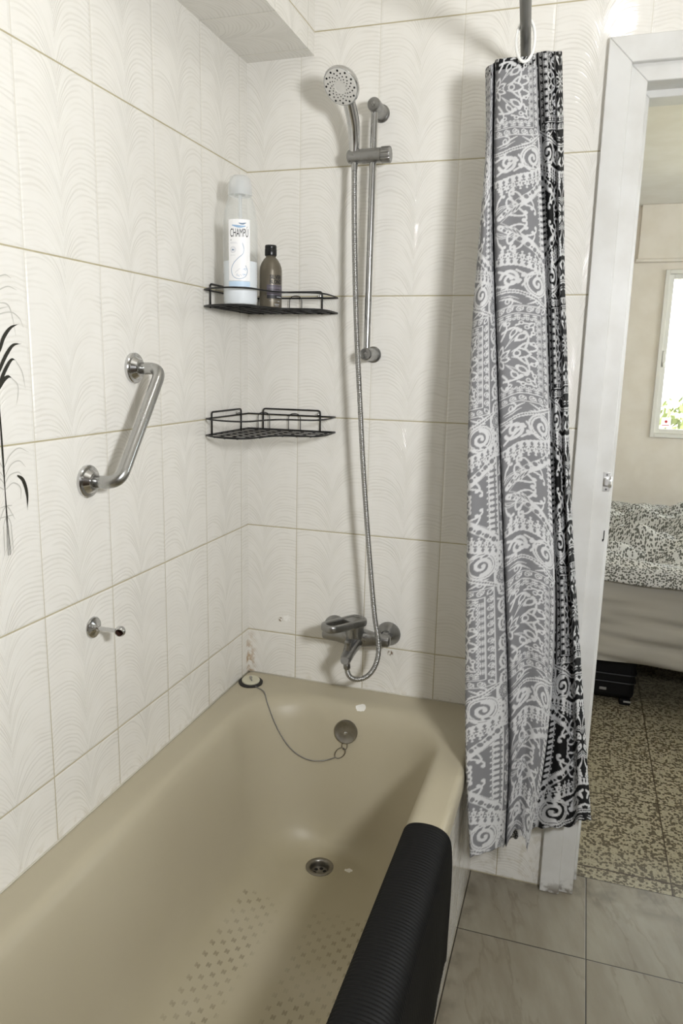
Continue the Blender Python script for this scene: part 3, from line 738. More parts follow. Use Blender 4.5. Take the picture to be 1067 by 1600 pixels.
# ------------------------------------------------------------------ doorway
dr = thing('door_1', 'white painted door frame of the bedroom doorway', 'door frame', (1.29, 0, 0)); dr['kind'] = 'structure'
b = MB()
def casing(b, xo, xi, zo, zi, y0, y1):
    pr = []
    for (x, z) in ((xo, 0.0), (xo, zo), (2*1.29-xo, zo), (2*1.29-xo, 0.0)):
        pr.append((x, z))
    inn = [(xi, 0.0), (xi, zi), (2*1.29-xi, zi), (2*1.29-xi, 0.0)]
    for k in range(3):
        q = [pr[k], pr[k+1], inn[k+1], inn[k]]
        A = b.ring([(x, y0, z) for x, z in q]); B = b.ring([(x, y1, z) for x, z in q])
        b.bridge(A, B); b.face(A[::-1]); b.face(B)
casing(b, 0.8625, 0.913, 2.08, 2.026, -0.020, 0.002)
b.build('casing', M['paint'], dr, bevel=0.0022)
b = MB(); casing(b, 0.872, 0.948, 2.068, 1.99, -0.0065, 0.055); b.build('jamb', M['paint'], dr, bevel=0.002)
b = MB(); casing(b, 0.874, 0.957, 2.066, 1.975, 0.055, 0.118); b.build('door_stop', M['paint'], dr, bevel=0.002)
b = MB(); casing(b, 0.855, 0.93, 2.09, 2.0, 0.112, 0.128); b.build('casing', M['paint'], dr, bevel=0.002)
sp = MB(); sp.box(0.931, 0.9475, -0.0085, -0.0062, 1.093, 1.139)
sp.tube(smooth_path([(0.9475, -0.008, 1.104), (0.9475, -0.017, 1.109), (0.9475, -0.018, 1.116), (0.9475, -0.017, 1.123), (0.9475, -0.008, 1.128)], 4), 0.003, 6)
spo = sp.build('strike_plate', M['bright'], dr, bevel=0.0006); spo['label'] = 'chrome strike plate'
b = MB(); b.box(0.934, 0.9445, -0.0192, -0.008, 1.107, 1.126); b.build('latch_lip', M['bright'], spo, bevel=0.002)
b = MB()
for z in (1.098, 1.133): b.lathe([(0.0026, 0), (0.0022, 0.0012)], (0.939, -0.0085, z), (0, -1, 0), 12)
b.build('screw', M['dull'], spo)
b = MB(); b.obox((0.944, -0.0068, 0.985), (0.0011, 0, 0.0004), (0, 0.0004, 0), (0, 0, 0.012)); b.obox((0.9425, -0.0068, 0.973), (0.0015, 0, 0.0002), (0, 0.0004, 0), (0, 0, 0.003)); b.build('bolt_slot', M['dark'], dr)

# ------------------------------------------------------------------ bedroom window and what is seen through it
wn = thing('window_1', 'white framed bedroom window above the bed', 'window', (1.85, BY, WZ0)); wn['kind'] = 'structure'
def rectframe(b, x0, x1, z0, z1, w, y0, y1):
    b.box(x0, x0+w, y0, y1, z0, z1); b.box(x1-w, x1, y0, y1, z0, z1)
    b.box(x0+w, x1-w, y0, y1, z0, z0+w); b.box(x0+w, x1-w, y0, y1, z1-w, z1)
b = MB(); rectframe(b, WX0, WX1, WZ0, WZ1, 0.022, BY-0.012, BY+0.07); b.build('frame', M['pvc'], wn, bevel=0.002)
for i, (a, c) in enumerate(((WX0+0.022, 2.105), (2.095, WX1-0.022))):
    y0 = BY+0.012 + 0.022*i
    b = MB(); rectframe(b, a, c, WZ0+0.022, WZ1-0.022, 0.026, y0, y0+0.02); sa = b.build('sash', M['pvc'], wn, bevel=0.002)
    b = MB(); b.box(a+0.024, c-0.024, y0+0.008, y0+0.012, WZ0+0.046, WZ1-0.046); b.build('pane', M['pane'], sa)
b = MB(); b.box(WX0+0.026, WX0+0.042, BY-0.004, BY+0.012, 1.40, 1.49); b.box(WX0+0.03, WX0+0.038, BY-0.016, BY-0.004, 1.40, 1.425); b.build('latch', M['pvc'], wn, bevel=0.003)
st = MB(); st.box(1.302, 1.352, BY+0.0185, BY+0.0195, 1.062, 1.118); sto = st.build('window_sticker', M['sticker'])
tag(sto, 'small white sticker with a red mark in the corner of the bedroom window', 'sticker')
b = MB(); b.lathe([(0.008, 0), (0.008, 0.0005)], (1.327, BY+0.0185, 1.095), (0, -1, 0), 20); b.box(1.307, 1.345, BY+0.018, BY+0.0185, 1.072, 1.076); b.build('red_mark', M['red'], sto)
w2 = thing('added_window', 'unseen white framed window added in the right bedroom wall for more daylight', 'window', (BX1, 1.5, 0.95)); w2['kind'] = 'structure'  # side window added out of view to brighten the bedroom
b = MB()
for y0, y1, z0, z1 in ((0.75, 0.80, 0.95, 2.05), (2.20, 2.25, 0.95, 2.05), (1.475, 1.525, 1.0, 2.0), (0.80, 2.20, 0.95, 1.0), (0.80, 2.20, 2.0, 2.05)): b.box(BX1+0.01, BX1+0.06, y0, y1, z0, z1)
b.build('frame', M['pvc'], w2, bevel=0.003)
for y0, y1 in ((0.80, 1.475), (1.525, 2.20)):
    b = MB(); b.box(BX1+0.03, BX1+0.034, y0, y1, 1.0, 2.0); b.build('pane', M['pane'], w2)
def tree(x, y, h, r, label, seed):
    rs = random.Random(seed); t = thing('leafy_tree', label, 'tree', (x, y, -2.5))
    b = MB(); b.tube([(x, y, -2.5), (x+0.1, y, -1.0), (x, y, h-r)], [0.16, 0.12, 0.07], 10); b.build('trunk', M['bark'], t)
    b = MB()
    for _ in range(900):
        d = Vector((rs.gauss(0, 1), rs.gauss(0, 1), rs.gauss(0, 1))).normalized()*r*rs.uniform(0.55, 1.0)
        c = Vector((x, y, h)) + Vector((d.x, d.y, d.z*0.8)); u = Vector((rs.gauss(0, 1), rs.gauss(0, 1), rs.gauss(0, 1))).normalized()*r*0.11; v = u.orthogonal().normalized()*r*0.06
        i = b.ring([c-u, c-v+u*0.1, c+u, c+v+u*0.1]); b.face(i)
    b.build('crown', M['leaf'], t, angle=0, fixn=False)
tree(3.0, 14.0, 0.15, 1.05, 'tree with grey green crown at the left of the bedroom window view', 3)
tree(4.6, 13.0, -0.55, 0.95, 'low tree right of the taller one beyond the bedroom window', 4)
rl = thing('balcony_railing', 'white railing bar outside the bedroom window', 'railing', (2.0, BY+1.0, 0))
b = MB(); b.box(0.6, 4.5, BY+0.98, BY+1.02, 0.905, 0.925); b.build('top_bar', M['pvc'], rl, bevel=0.003)
b = MB(); b.box(0.6, 4.5, BY+0.99, BY+1.01, 0.2, 0.22); b.build('bottom_bar', M['pvc'], rl)
for k in range(14):
    b = MB(); b.box(0.62+k*0.29, 0.64+k*0.29, BY+0.99, BY+1.01, 0.0, 0.905); b.build('baluster', M['pvc'], rl)
b = MB(); b.box(0.4, 4.7, BY+0.16, BY+1.1, -0.12, 0.0); so = b.build('floor_balcony', M['terrazzo']); struct(so, 'balcony slab outside the bedroom window', 'floor')
b = MB(); b.box(-30, 40, BY+1.2, 60, -2.6, -2.5); so = b.build('ground', plaster('dusty_ground', srgb(186, 180, 160), srgb(168, 162, 140))); struct(so, 'pale ground far below the bedroom window', 'ground')

# ------------------------------------------------------------------ bed
bd = thing('bed', 'bed with dotted grey duvet and pale sheet seen through the doorway', 'bed', (1.55, 1.8, 0))
X0, X1, Y0, Y1 = 0.42, 2.42, 1.15, 2.52
b = MB(); b.box(X0+0.03, X1-0.03, Y0+0.03, Y1-0.03, 0.235, 0.30); b.build('bed_base', M['wood'], bd, bevel=0.006)
for lx in (X0+0.35, X1-0.08):
    for ly in (Y0+0.5, Y1-0.08):
        b = MB(); b.lathe([(0.022, 0), (0.028, 0.235)], (lx, ly, 0), (0, 0, 1), 20); b.build('leg', M['wood'], bd)
# mattress under a fitted sheet that hangs a little below it
nx, nz = 150, 26
b = MB()
rings = []
for k in range(nz+1):
    t = k/nz; z = 0.575 - t*0.345; row = []
    for i in range(nx+1):
        x = X0+(X1-X0)*i/nx
        f = 0.007*math.sin(7*x-22*t)*t**0.5 + 0.004*math.sin(11*x-47*t+1)*t**0.5 + 0.010*math.sin(x*7+2.2*t*3)*t + 0.008*math.sin(x*17+t*9+1)*t + 0.006*math.sin(3*x+26*t)*math.sin(PI*t)
        row.append((x, Y0+0.012-0.016*math.sin(PI*t*0.9)-f, z+0.010*math.sin(x*3.1)*t))
    rings.append(row)
R = [b.ring(r) for r in rings]
for a, c in zip(R, R[1:]): b.bridge(a, c, 0, False)
back = b.ring([(x, y+0.02, z) for x, y, z in rings[-1]]); b.bridge(R[-1], back, 0, False)
b.box(X0, X1, Y0+0.02, Y1, 0.30, 0.575)
b.build('mattress_sheet', M['sheet'], bd, angle=60)
# duvet
nx, ny = 260, 190
vs = []; uvs = []
prof = []
for j in range(ny+1):                                   # front hem up, rounded edge, top, far edge down
    s = j/ny*1.66
    if s < 0.055: prof.append((Y0-0.030, 0.566+s, s))
    elif s < 0.055+0.05*PI/2:
        a = (s-0.055)/0.05; prof.append((Y0+0.02-0.05*math.cos(a), 0.621+0.05*math.sin(a)*0.55, s))
    else:
        q = s-0.055-0.05*PI/2; y = Y0+0.02+q
        prof.append((min(y, Y1+0.02), 0.6485 - (max(0, y-Y1-0.02))*0.8, s))
for j, (y, z, s) in enumerate(prof):
    for i in range(nx+1):
        x = X0-0.02+(X1-X0+0.04)*i/nx; k = min(1, max(0, (s-0.10)/0.12))*min(1, max(0, (1.5-s)/0.2))
        ph = x*9.0 + (y-Y0)*30.0 + 2.0*math.sin(x*3.0+y*2) + 1.2*math.sin(y*9-x*5)
        wr = (0.5+0.5*math.sin(ph))**2*0.018 + (0.5+0.5*math.sin(ph*0.43+x*4+1.0))**3*0.020 + 0.006*math.sin(x*23-y*17)
        wr = wr*3.0 - 0.034
        vs.append((x, y + (0.006*math.sin(x*14)+0.004*math.sin(x*31+1))*(1-k)*0.8, z + wr*k + 0.004*math.sin(x*9)*(1-k))); uvs.append((x, s))
fs = [(j*(nx+1)+i, j*(nx+1)+i+1, (j+1)*(nx+1)+i+1, (j+1)*(nx+1)+i) for j in range(ny) for i in range(nx)]
me = bpy.data.meshes.new('duvet'); me.from_pydata(vs, [], fs); me.materials.append(M['duvet'])
uv = me.uv_layers.new(name='UVMap')
uv.data.foreach_set('uv', [c for l in me.loops for c in uvs[l.vertex_index]])
me.polygons.foreach_set('use_smooth', [True]*len(me.polygons))
o = bpy.data.objects.new('duvet', me); COL.objects.link(o); o.parent = bd; o.matrix_parent_inverse = bd.matrix_basis.inverted()
sd = o.modifiers.new('thickness', 'SOLIDIFY'); sd.thickness = 0.012; sd.offset = -1

# suitcase pushed under the bed
sc = thing('suitcase', 'black suitcase on the floor under the bed', 'suitcase', (0.92, 1.5, 0))
b = MB(); b.box(0.62, 1.168, 1.27, 1.72, 0.022, 0.205); b.build('shell', M['case'], sc, bevel=0.022, seg=3)
b = MB()
for z in (0.095, 0.130): b.tube(fillet([(0.615, 1.266, z), (1.172, 1.266, z), (1.172, 1.724, z)], 0.03), 0.003, 6)
b.build('zip_piping', M['black_wire'], sc)
for x in (0.66, 1.135):
    b = MB(); b.box(x-0.022, x+0.022, 1.262, 1.30, 0.0, 0.026); fo = b.build('foot', M['case'], sc, bevel=0.005)
    b = MB(); b.box(x-0.006, x+0.024, 1.2605, 1.263, 0.013, 0.021); b.build('foot_cap', M['badge'], fo, bevel=0.001)
b = MB(); b.box(1.03, 1.058, 1.266, 1.270, 0.056, 0.067); b.build('badge', M['badge'], sc, bevel=0.001)
b = MB(); b.tube(fillet([(0.80, 1.268, 0.16), (0.80, 1.245, 0.16), (0.95, 1.245, 0.16), (0.95, 1.268, 0.16)], 0.015), 0.006, 8); b.build('handle', M['case'], sc)

# ------------------------------------------------------------------ bathtub
tb = thing('bathtub', 'beige enamelled built in bathtub along the left wall', 'bathtub', (0.34, -0.8, 0))
def rrect(x0, x1, y0, y1, r, z, n=14, m=12):
    """rounded rectangle, y0 far (larger), y1 near"""
    P = []
    cs = [((x1-r, y0-r), 0), ((x0+r, y0-r), PI/2), ((x0+r, y1+r), PI), ((x1-r, y1+r), 1.5*PI)]
    for k, ((cx, cy), a0) in enumerate(cs):
        for i in range(n+1):
            a = a0+PI/2*i/n; P.append((cx+r*math.cos(a), cy+r*math.sin(a), z))
        nx_ = cs[(k+1) % 4]; e = P[-1]; a = nx_[1]; s = (nx_[0][0]+r*math.cos(a), nx_[0][1]+r*math.sin(a))
        for i in range(1, m): t = i/m; P.append((e[0]+(s[0]-e[0])*t, e[1]+(s[1]-e[1])*t, z))
    return P
b = MB()
lv = [(0.640, 0.686, 0.0, -1.62, 0.014, 0), ]
rings = []
YT = -1.62
rings.append(rrect(0.000, 0.6835, 0.0, YT, 0.010, 0.440))
rings.append(rrect(0.000, 0.6845, 0.0, YT, 0.010, 0.470))
rings.append(rrect(0.000, 0.682, 0.0, YT, 0.010, 0.482))
rings.append(rrect(0.002, 0.676, -0.001, YT+0.006, 0.012, 0.4885))
rings.append(rrect(0.006, 0.668, -0.004, YT+0.012, 0.016, 0.4895))
rings.append(rrect(0.016, 0.658, -0.014, YT+0.02, 0.03, 0.4875))
for z, x0, x1, yf, yn, r in ((0.4872, .050, .636, -.060, -1.545, .15), (0.4865, .064, .624, -.072, -1.53, .165), (0.4835, .074, .614, -.083, -1.515, .17), (0.477, .082, .606, -.092, -1.50, .17),
      (0.462, .090, .598, -.102, -1.485, .168), (0.43, .098, .590, -.112, -1.46, .166), (0.37, .108, .580, -.124, -1.42, .165), (0.30, .119, .569, -.136, -1.375, .163), (0.23, .131, .557, -.149, -1.325, .16),
      (0.18, .143, .545, -.155, -1.28, .157), (0.148, .157, .531, -.163, -1.245, .153), (0.125, .176, .512, -.174, -1.21, .145), (0.111, .20, .488, -.188, -1.175, .13), (0.104, .232, .456, -.203, -1.13, .105)):
    rings.append(rrect(x0, x1, yf, yn, r, z))
DX, DY, DZ = 0.318, -0.2555, 0.1          # waste outlet
last = rings[-1]
circ = []
for p in last:
    a = math.atan2(p[1]-DY, p[0]-DX); circ.append((DX+0.0315*math.cos(a), DY+0.0315*math.sin(a)))
for s_ in (0.2, 0.45, 0.7, 0.9, 1.0):
    rings.append([(p[0]+(c[0]-p[0])*s_, p[1]+(c[1]-p[1])*s_, 0.104-0.004*min(1, s_*1.2)) for p, c in zip(last, circ)])
b.loft(rings, 0, True, False, False)
tub = b.build('basin', M['enamel'], tb, angle=0)
ap = tiled('apron_panel', [(0.645, 0.674, YT, -0.0005, 0.0, 0.452)]); ap.parent = tb; ap.matrix_parent_inverse = tb.matrix_basis.inverted(); ap['label'] = 'white tiled side panel'
# waste outlet
b = MB()
b.lathe([(0.0355, 0.0), (0.036, 0.0018), (0.034, 0.0028), (0.027, 0.0022), (0.0245, -0.001), (0.0232, -0.010), (0.0222, -0.014), (0.0, -0.0142)], (DX, DY, DZ), (0, 0, 1), 48, cap0=False, cap1=False)
dn = b.build('waste_outlet', M['brass'], tb, angle=50); dn['label'] = 'metal waste outlet with a slotted strainer'
b = MB()
for k in range(6):
    a = 2*PI*k/6 + 0.5
    b.lathe([(0.0052, 0), (0.0046, 0.0006)], (DX+0.0135*math.cos(a), DY+0.0135*math.sin(a), DZ-0.0142), (0, 0, 1), 16)
b.build('strainer_hole', M['dark'], dn)
b = MB(); b.lathe([(0.005, 0), (0.0046, 0.0015), (0.0, 0.0018)], (DX, DY, DZ-0.0142), (0, 0, 1), 16, cap1=False); b.build('screw', M['brass'], dn)

# overflow plate on the end of the basin
OV = Vector(OVP); on_ = Vector(OVN).normalized()
b = MB(); b.lathe([(0.0315, 0.0), (0.0315, 0.006), (0.0300, 0.0078), (0.0275, 0.0076), (0.0245, 0.0058), (0.012, 0.0052), (0.0, 0.0052)], OV, on_, 48, cap0=False, cap1=False)
ov = b.build('overflow_plate', M['brass'], tb, angle=50); ov['label'] = 'round metal overflow plate'
b = MB(); b.lathe([(0.0046, 0.005), (0.0044, 0.0075), (0.003, 0.0082), (0.0, 0.0082)], OV+Vector((0, 0, -0.004)), on_, 20, cap1=False); b.obox(OV+on_*0.0082+Vector((0, 0, -0.004)), (0.0035, 0, 0), (0, 0.0004, 0), (0, 0, 0.0006)); b.build('screw', M['chrome'], ov)
u, v, w = frame_from(on_)
dwn = Vector((0, -0.196, -0.981))
RC = OV + on_*0.0045 + dwn*0.0375
b = MB(); b.tube([RC + u*0.0075*math.cos(a) + v*0.010*math.sin(a) for a in np.linspace(0, 2*PI, 24, endpoint=False)], 0.0010, 6, closed=True)
b.build('chain_ring', M['brass'], ov)

# plug and chain
pl = thing('bath_plug', 'round bath plug with chain lying on the far left corner of the bathtub rim', 'plug', PLUG)
px, py, pz = PLUG
b = MB(); b.lathe([(0.0285, 0.0), (0.0335, 0.0015), (0.0340, 0.0045), (0.031, 0.0065), (0.022, 0.0075)], PLUG, (0.05, -0.06, 1), 48); o = b.build('rubber_seal', M['seal'], pl, angle=50); o['label'] = 'black rubber rim'
b = MB(); b.lathe([(0.0250, 0.0065), (0.0253, 0.0105), (0.0240, 0.012), (0.006, 0.0122), (0.0, 0.0122)], PLUG, (0.05, -0.06, 1), 40, cap1=False); o = b.build('cap', M['plug'], pl, angle=40); o['label'] = 'cream plastic cap'
b = MB(); b.lathe([(0.0035, 0.012), (0.003, 0.0165), (0.0045, 0.017), (0.004, 0.020), (0.0, 0.021)], PLUG, (0.05, -0.06, 1), 16, cap1=False); b.build('eyelet', M['chrome'], pl)
cp = smooth_path(CHAIN, 24)
b = MB(); L = 0; path = []; rad = []
acc = [0.0]
for a, c in zip(cp, cp[1:]): acc.append(acc[-1]+(c-a).length)
N = int(acc[-1]/0.0006)
xs = np.linspace(0, acc[-1], N)
cpx = [np.interp(xs, acc, [p[k] for p in cp]) for k in range(3)]
for i in range(N):
    path.append((cpx[0][i], cpx[1][i], cpx[2][i])); rad.append(0.0010+0.0009*abs(math.sin(PI*xs[i]/0.0034)))
b.tube(path, rad, 7); b.build('chain', M['dull'], pl, angle=0)
E_ = Vector(CHAIN[-1])
RB0 = RC + dwn*0.0085 + on_*0.0005; ax_ = (RB0-E_); hl = ax_.length/2 + 0.0012; ax_.normalize(); pp_ = on_.cross(ax_).normalized()
b = MB(); b.tube([(E_+RB0)/2 + ax_*hl*math.cos(a) + pp_*max(0.0048, hl*0.6)*math.sin(a) for a in np.linspace(0, 2*PI, 24, endpoint=False)], 0.0013, 7, closed=True)
b.build('clasp', M['brass'], pl)

# ribbed rubber mat draped over the rim
b = MB()
prof = [(0.6035, 0.470), (0.6045, 0.485), (0.608, 0.496), (0.615, 0.5035), (0.626, 0.508), (0.642, 0.5105), (0.660, 0.510), (0.676, 0.506), (0.688, 0.4985), (0.696, 0.487), (0.700, 0.470), (0.7025, 0.44), (0.7035, 0.40), (0.7035, 0.34), (0.703, 0.28), (0.7025, 0.222)]
P = smooth_path([(x, 0, z) for x, z in prof], 3)
rings = []; RIB = 0.0078; y0, y1 = -0.588, -1.33
NR = int((y0-y1)/RIB*6)
for k in range(NR+1):
    y = y0+(y1-y0)*k/NR; row = []
    rb = 0.0013*math.sin(2*PI*(y-y0)/RIB)
    for i, p in enumerate(P):
        t = i/(len(P)-1)
        nx_ = Vector((P[min(i+1, len(P)-1)].z-P[max(i-1, 0)].z, 0, -(P[min(i+1, len(P)-1)].x-P[max(i-1, 0)].x))).normalized()*-1
        amp = 1.0 if t < 0.62 else 0.5
        wav = 0.0025*math.sin(y*24+1.0)*max(0, t-0.55)*2
        z = p.z + (0.003*math.sin(y*70)+0.002*math.sin(y*163))*max(0, t-0.9)*10
        row.append((p.x+nx_.x*rb*amp+wav, y, z+nx_.z*rb*amp))
    rings.append(row)
R = b.loft(rings, 0, False)
mt = b.build('bath_mat', M['rubber'], angle=0)
sd = mt.modifiers.new('thickness', 'SOLIDIFY'); sd.thickness = 0.005; sd.offset = -1
tag(mt, 'black ribbed rubber mat draped over the near right rim of the bathtub', 'bath mat')

# ------------------------------------------------------------------ grab bar and peg on the left wall
gb = thing('grab_bar', 'slanted chrome grab bar with two round flanges on the left wall', 'grab bar', (0, -0.63, 1.26))
A = Vector((0, -0.546, 1.361)); B = Vector((0, -0.710, 1.153))
for c in (A, B):
    b = MB(); b.lathe([(0.0305, 0.0), (0.0305, 0.006), (0.029, 0.0078), (0.0235, 0.0085), (0.0165, 0.018), (0.0135, 0.019)], c, (1, 0, 0), 48)
    b.build('flange', M['chrome'], gb, angle=30)
OFF = 0.068
pth = fillet([A+Vector((0.01, 0, 0)), A+Vector((OFF, -0.004, 0.0)), B+Vector((OFF, 0.004, 0.0)), B+Vector((0.01, 0, 0))], 0.055, 14)
b = MB(); b.tube(pth, 0.0118, 24); b.build('bar', M['steel'], gb, angle=0)
pg = thing('wall_peg', 'short chrome towel rail peg with hollow ball end below the grab bar', 'peg', (0, -0.712, 0.866))
b = MB(); b.lathe([(0.0215, 0.0), (0.0215, 0.002), (0.020, 0.0045), (0.012, 0.006), (0.0055, 0.010), (0.004, 0.014)], (0, -0.712, 0.866), (1, 0, 0), 40); b.build('rose', M['chrome'], pg)
b = MB(); b.lathe([(0.0042, 0.008), (0.0038, 0.03), (0.0042, 0.054)], (0, -0.712, 0.866), (1, 0, 0), 16); b.build('stem', M['chrome'], pg)
bc = Vector((0.0615, -0.712, 0.866)); hd = Vector((0.22, -0.9, -0.22)).normalized()
b = MB(); pr = [(0.0105*math.sin(PI*k/20), -0.0105*math.cos(PI*k/20)) for k in range(0, 15)]
pr += [(0.0080, 0.0062), (0.0072, 0.0055)]
b.lathe(pr, bc, hd, 32, cap0=False, cap1=False); be = b.build('ball_end', M['chrome'], pg, angle=40)
b = MB(); b.lathe([(0.0073, 0.0058), (0.0068, -0.004), (0.0, -0.004)], bc, hd, 24, cap0=False, cap1=False); b.build('bore', M['rust'], be)

# ------------------------------------------------------------------ shower rail, head, hose
sr = thing('shower_rail', 'vertical chrome shower rail with sliding holder on the back wall', 'shower rail', (0.35, 0, 1.7))
RT = Vector((0.353, -0.060, 1.972)); RB = Vector((0.350, -0.060, 1.405))
b = MB(); b.tube([RT-Vector((0, 0, 0.004)), RB], 0.0083, 24, caps=True); b.build('bar', M['steel'], sr)
for c in (RT, RB):
    w_ = Vector((c.x+0.001, 0, c.z-0.002))
    b = MB(); b.lathe([(0.0205, 0.0), (0.0205, 0.004), (0.0195, 0.0055), (0.0165, 0.0075), (0.0155, 0.030), (0.0158, 0.068), (0.0150, 0.0725), (0.0125, 0.0748), (0.0, 0.0752)], w_, (0, -1, 0), 40, cap1=False)
    k = b.build('wall_bracket', M['dull'], sr, angle=30)
    b = MB(); b.lathe([(0.0052, 0.0748), (0.0048, 0.0762), (0.0, 0.0765)], w_, (0, -1, 0), 20, cap1=False); b.build('screw_cap', M['steel'], k)
ZC = 1.861
sl = MB(); sl.lathe([(0.0125, 0.0), (0.0152, 0.003), (0.0156, 0.012), (0.0156, 0.034), (0.0163, 0.035), (0.0163, 0.082), (0.0150, 0.083)], (0.2915, -0.064, ZC), (1, 0, 0), 40)
slo = sl.build('slider', M['dull'], sr, angle=30)
b = MB(); n = 72
for hh0, hh1 in ((0.0, 0.022),):
    rings = []
    for h, rr in ((0.0, 0.0172), (0.001, 0.0185), (0.020, 0.0185), (0.022, 0.0172)):
        rings.append([Vector((0.3745+h, -0.064+(rr-0.0011*(k % 6 in (0, 1)))*math.cos(2*PI*k/n), ZC+(rr-0.0011*(k % 6 in (0, 1)))*math.sin(2*PI*k/n))) for k in range(n)])
    b.loft(rings, 0, True, True, True)
b.build('clamp_knob', M['dull'], slo, angle=30)
hs = thing('hand_shower', 'chrome hand shower with grey spray face in the rail holder', 'shower head', (0.31, -0.09, 1.86))
HC = Vector((0.3005, -0.150, 1.988)); hn = Vector((-0.20, -0.70, -0.68)).normalized()
G0 = Vector((0.3075, -0.064, 1.856)); 
hp = smooth_path([G0, (0.3090, -0.070, 1.890), (0.3105, -0.086, 1.925), (0.3080, -0.112, 1.962), HC-hn*0.014], 8)
hr = list(np.interp(np.linspace(0, 1, len(hp)), [0, 0.2, 0.55, 0.8, 1.0], [0.0095, 0.0128, 0.0150, 0.0145, 0.018]))
b = MB(); b.tube(hp, hr, 28); b.build('handle', M['chrome'], hs, angle=0)
b = MB(); b.lathe([(0.0, -0.026), (0.014, -0.025), (0.028, -0.020), (0.038, -0.012), (0.0428, -0.003), (0.0435, 0.002), (0.0418, 0.0052), (0.0395, 0.0052)], HC, hn, 56, cap0=False, cap1=False); b.build('head', M['chrome'], hs, angle=50)
u, v, w = frame_from(hn)
b = MB(); b.lathe([(0.0398, 0.004), (0.0396, 0.0062), (0.030, 0.0072), (0.013, 0.0078), (0.0125, 0.0070), (0.0, 0.0070)], HC, hn, 48, cap0=False, cap1=False)
sf = b.build('spray_face', M['nozzle'], hs, angle=40)
b = MB()
for k in range(12):
    for q, (rr, sz) in enumerate(((0.0165, 0.0012), (0.0205, 0.0014), (0.025, 0.0016), (0.0300, 0.0019), (0.0352, 0.0025))):
        a = 2*PI*k/12 + q*0.21
        c = HC + hn*(0.0066 + 0.0009*(1-(rr/0.04)**3)) + (u*math.cos(a)+v*math.sin(a))*rr
        b.lathe([(sz, 0), (sz*0.85, 0.0007), (0, 0.0009)], c, hn, 10, cap1=False)
b.build('nozzles', M['dark'], sf)['kind'] = 'stuff'
ho = thing('shower_hose', 'long flexible metal shower hose hanging beside the shower rail', 'hose', (0.41, -0.1, 0.65))
hpath = smooth_path([(0.3085, -0.064, 1.846), (0.3105, -0.068, 1.80), (0.3165, -0.079, 1.70), (0.3265, -0.091, 1.56), (0.337, -0.100, 1.43), (0.348, -0.1, 1.29), (0.359, -0.1, 1.15), (0.372, -0.1, 1.013), (0.386, -0.1, 0.881), (0.402, -0.1, 0.746), (0.4145, -0.1, 0.678), (0.4155, -0.1, 0.635), (0.407, -0.104, 0.602), (0.392, -0.110, 0.580), (0.372, -0.117, 0.5695), (0.355, -0.124, 0.572), (0.345, -0.130, 0.584), (0.341, -0.134, 0.603)], 16)
acc = [0.0]
for a, c in zip(hpath, hpath[1:]): acc.append(acc[-1]+(c-a).length)
PT = 0.0044; N = int(acc[-1]/PT*6); xs = np.linspace(0, acc[-1], N)
cpx = [np.interp(xs, acc, [p[k] for p in hpath]) for k in range(3)]
b = MB(); b.tube([(cpx[0][i], cpx[1][i], cpx[2][i]) for i in range(N)], [0.0052+0.0018*abs(math.sin(PI*xs[i]/PT))**0.6 for i in range(N)], 12)
b.build('metal_tube', M['hose'], ho, angle=0)
b = MB(); b.lathe([(0.0078, 0.0), (0.0082, 0.004), (0.0075, 0.014), (0.0068, 0.022)], (0.3083, -0.0635, 1.850), (0.03, -0.08, -1), 20); b.build('top_nut', M['steel'], ho)
rings = []
b = MB(); b.lathe([(0.0072, 0.0), (0.0098, 0.003), (0.0098, 0.014), (0.008, 0.017)], (0.3415, -0.1335, 0.600), (-0.05, -0.05, 1), 6); b.build('hose_nut', M['dull'], ho, bevel=0.0008)

# ------------------------------------------------------------------ bath mixer
mx = thing('mixer_tap', 'tarnished chrome bath mixer with loop lever on the back wall', 'tap', (0.34, 0, 0.66))
for x in (0.265, 0.417):
    b = MB(); b.lathe([(0.0335, 0.0), (0.0335, 0.002), (0.031, 0.006), (0.020, 0.020), (0.017, 0.024)], (x, 0, 0.661), (0, -1, 0), 44); e = b.build('wall_rose', M['dull'], mx, angle=40)
    b = MB(); b.lathe([(0.0145, 0.020), (0.0155, 0.023), (0.0155, 0.038), (0.0135, 0.042)], (x, 0, 0.661), (0, -1, 0), 6); b.build('union_nut', M['dull'], e, bevel=0.001)
def oval(c, a, bb, n=28, p=2.6):
    c = Vector(c); R_ = []
    for k in range(n):
        t = 2*PI*k/n; cs, sn = math.cos(t), math.sin(t)
        R_.append(c+Vector(a)*(abs(cs)**(2/p)*(1 if cs > 0 else -1))+Vector(bb)*(abs(sn)**(2/p)*(1 if sn > 0 else -1)))
    return R_
b = MB()
b.loft([oval((x, -0.054, 0.660), (0, r, 0), (0, 0, r2)) for x, r, r2 in ((0.247, 0.010, 0.011), (0.250, 0.0135, 0.0145), (0.262, 0.0155, 0.0165), (0.290, 0.0165, 0.0185), (0.315, 0.021, 0.023), (0.341, 0.024, 0.0255), (0.367, 0.021, 0.023), (0.392, 0.0165, 0.0185), (0.420, 0.0155, 0.0165), (0.432, 0.0135, 0.0145), (0.435, 0.010, 0.011))], 0, True, True, True)
sp_ = [oval(c, a, v_) for c, a, v_ in (((0.341, -0.050, 0.656), (0.024, 0, 0), (0, 0.004, 0.022)), ((0.341, -0.075, 0.653), (0.023, 0, 0), (0, 0.004, 0.019)), ((0.341, -0.100, 0.646), (0.0185, 0, 0), (0, 0.004, 0.0155)), ((0.341, -0.125, 0.638), (0.0155, 0, 0), (0, 0.004, 0.0135)), ((0.341, -0.145, 0.632), (0.0145, 0, 0), (0, 0.004, 0.0125)), ((0.341, -0.153, 0.630), (0.0105, 0, 0), (0, 0.003, 0.009)))]
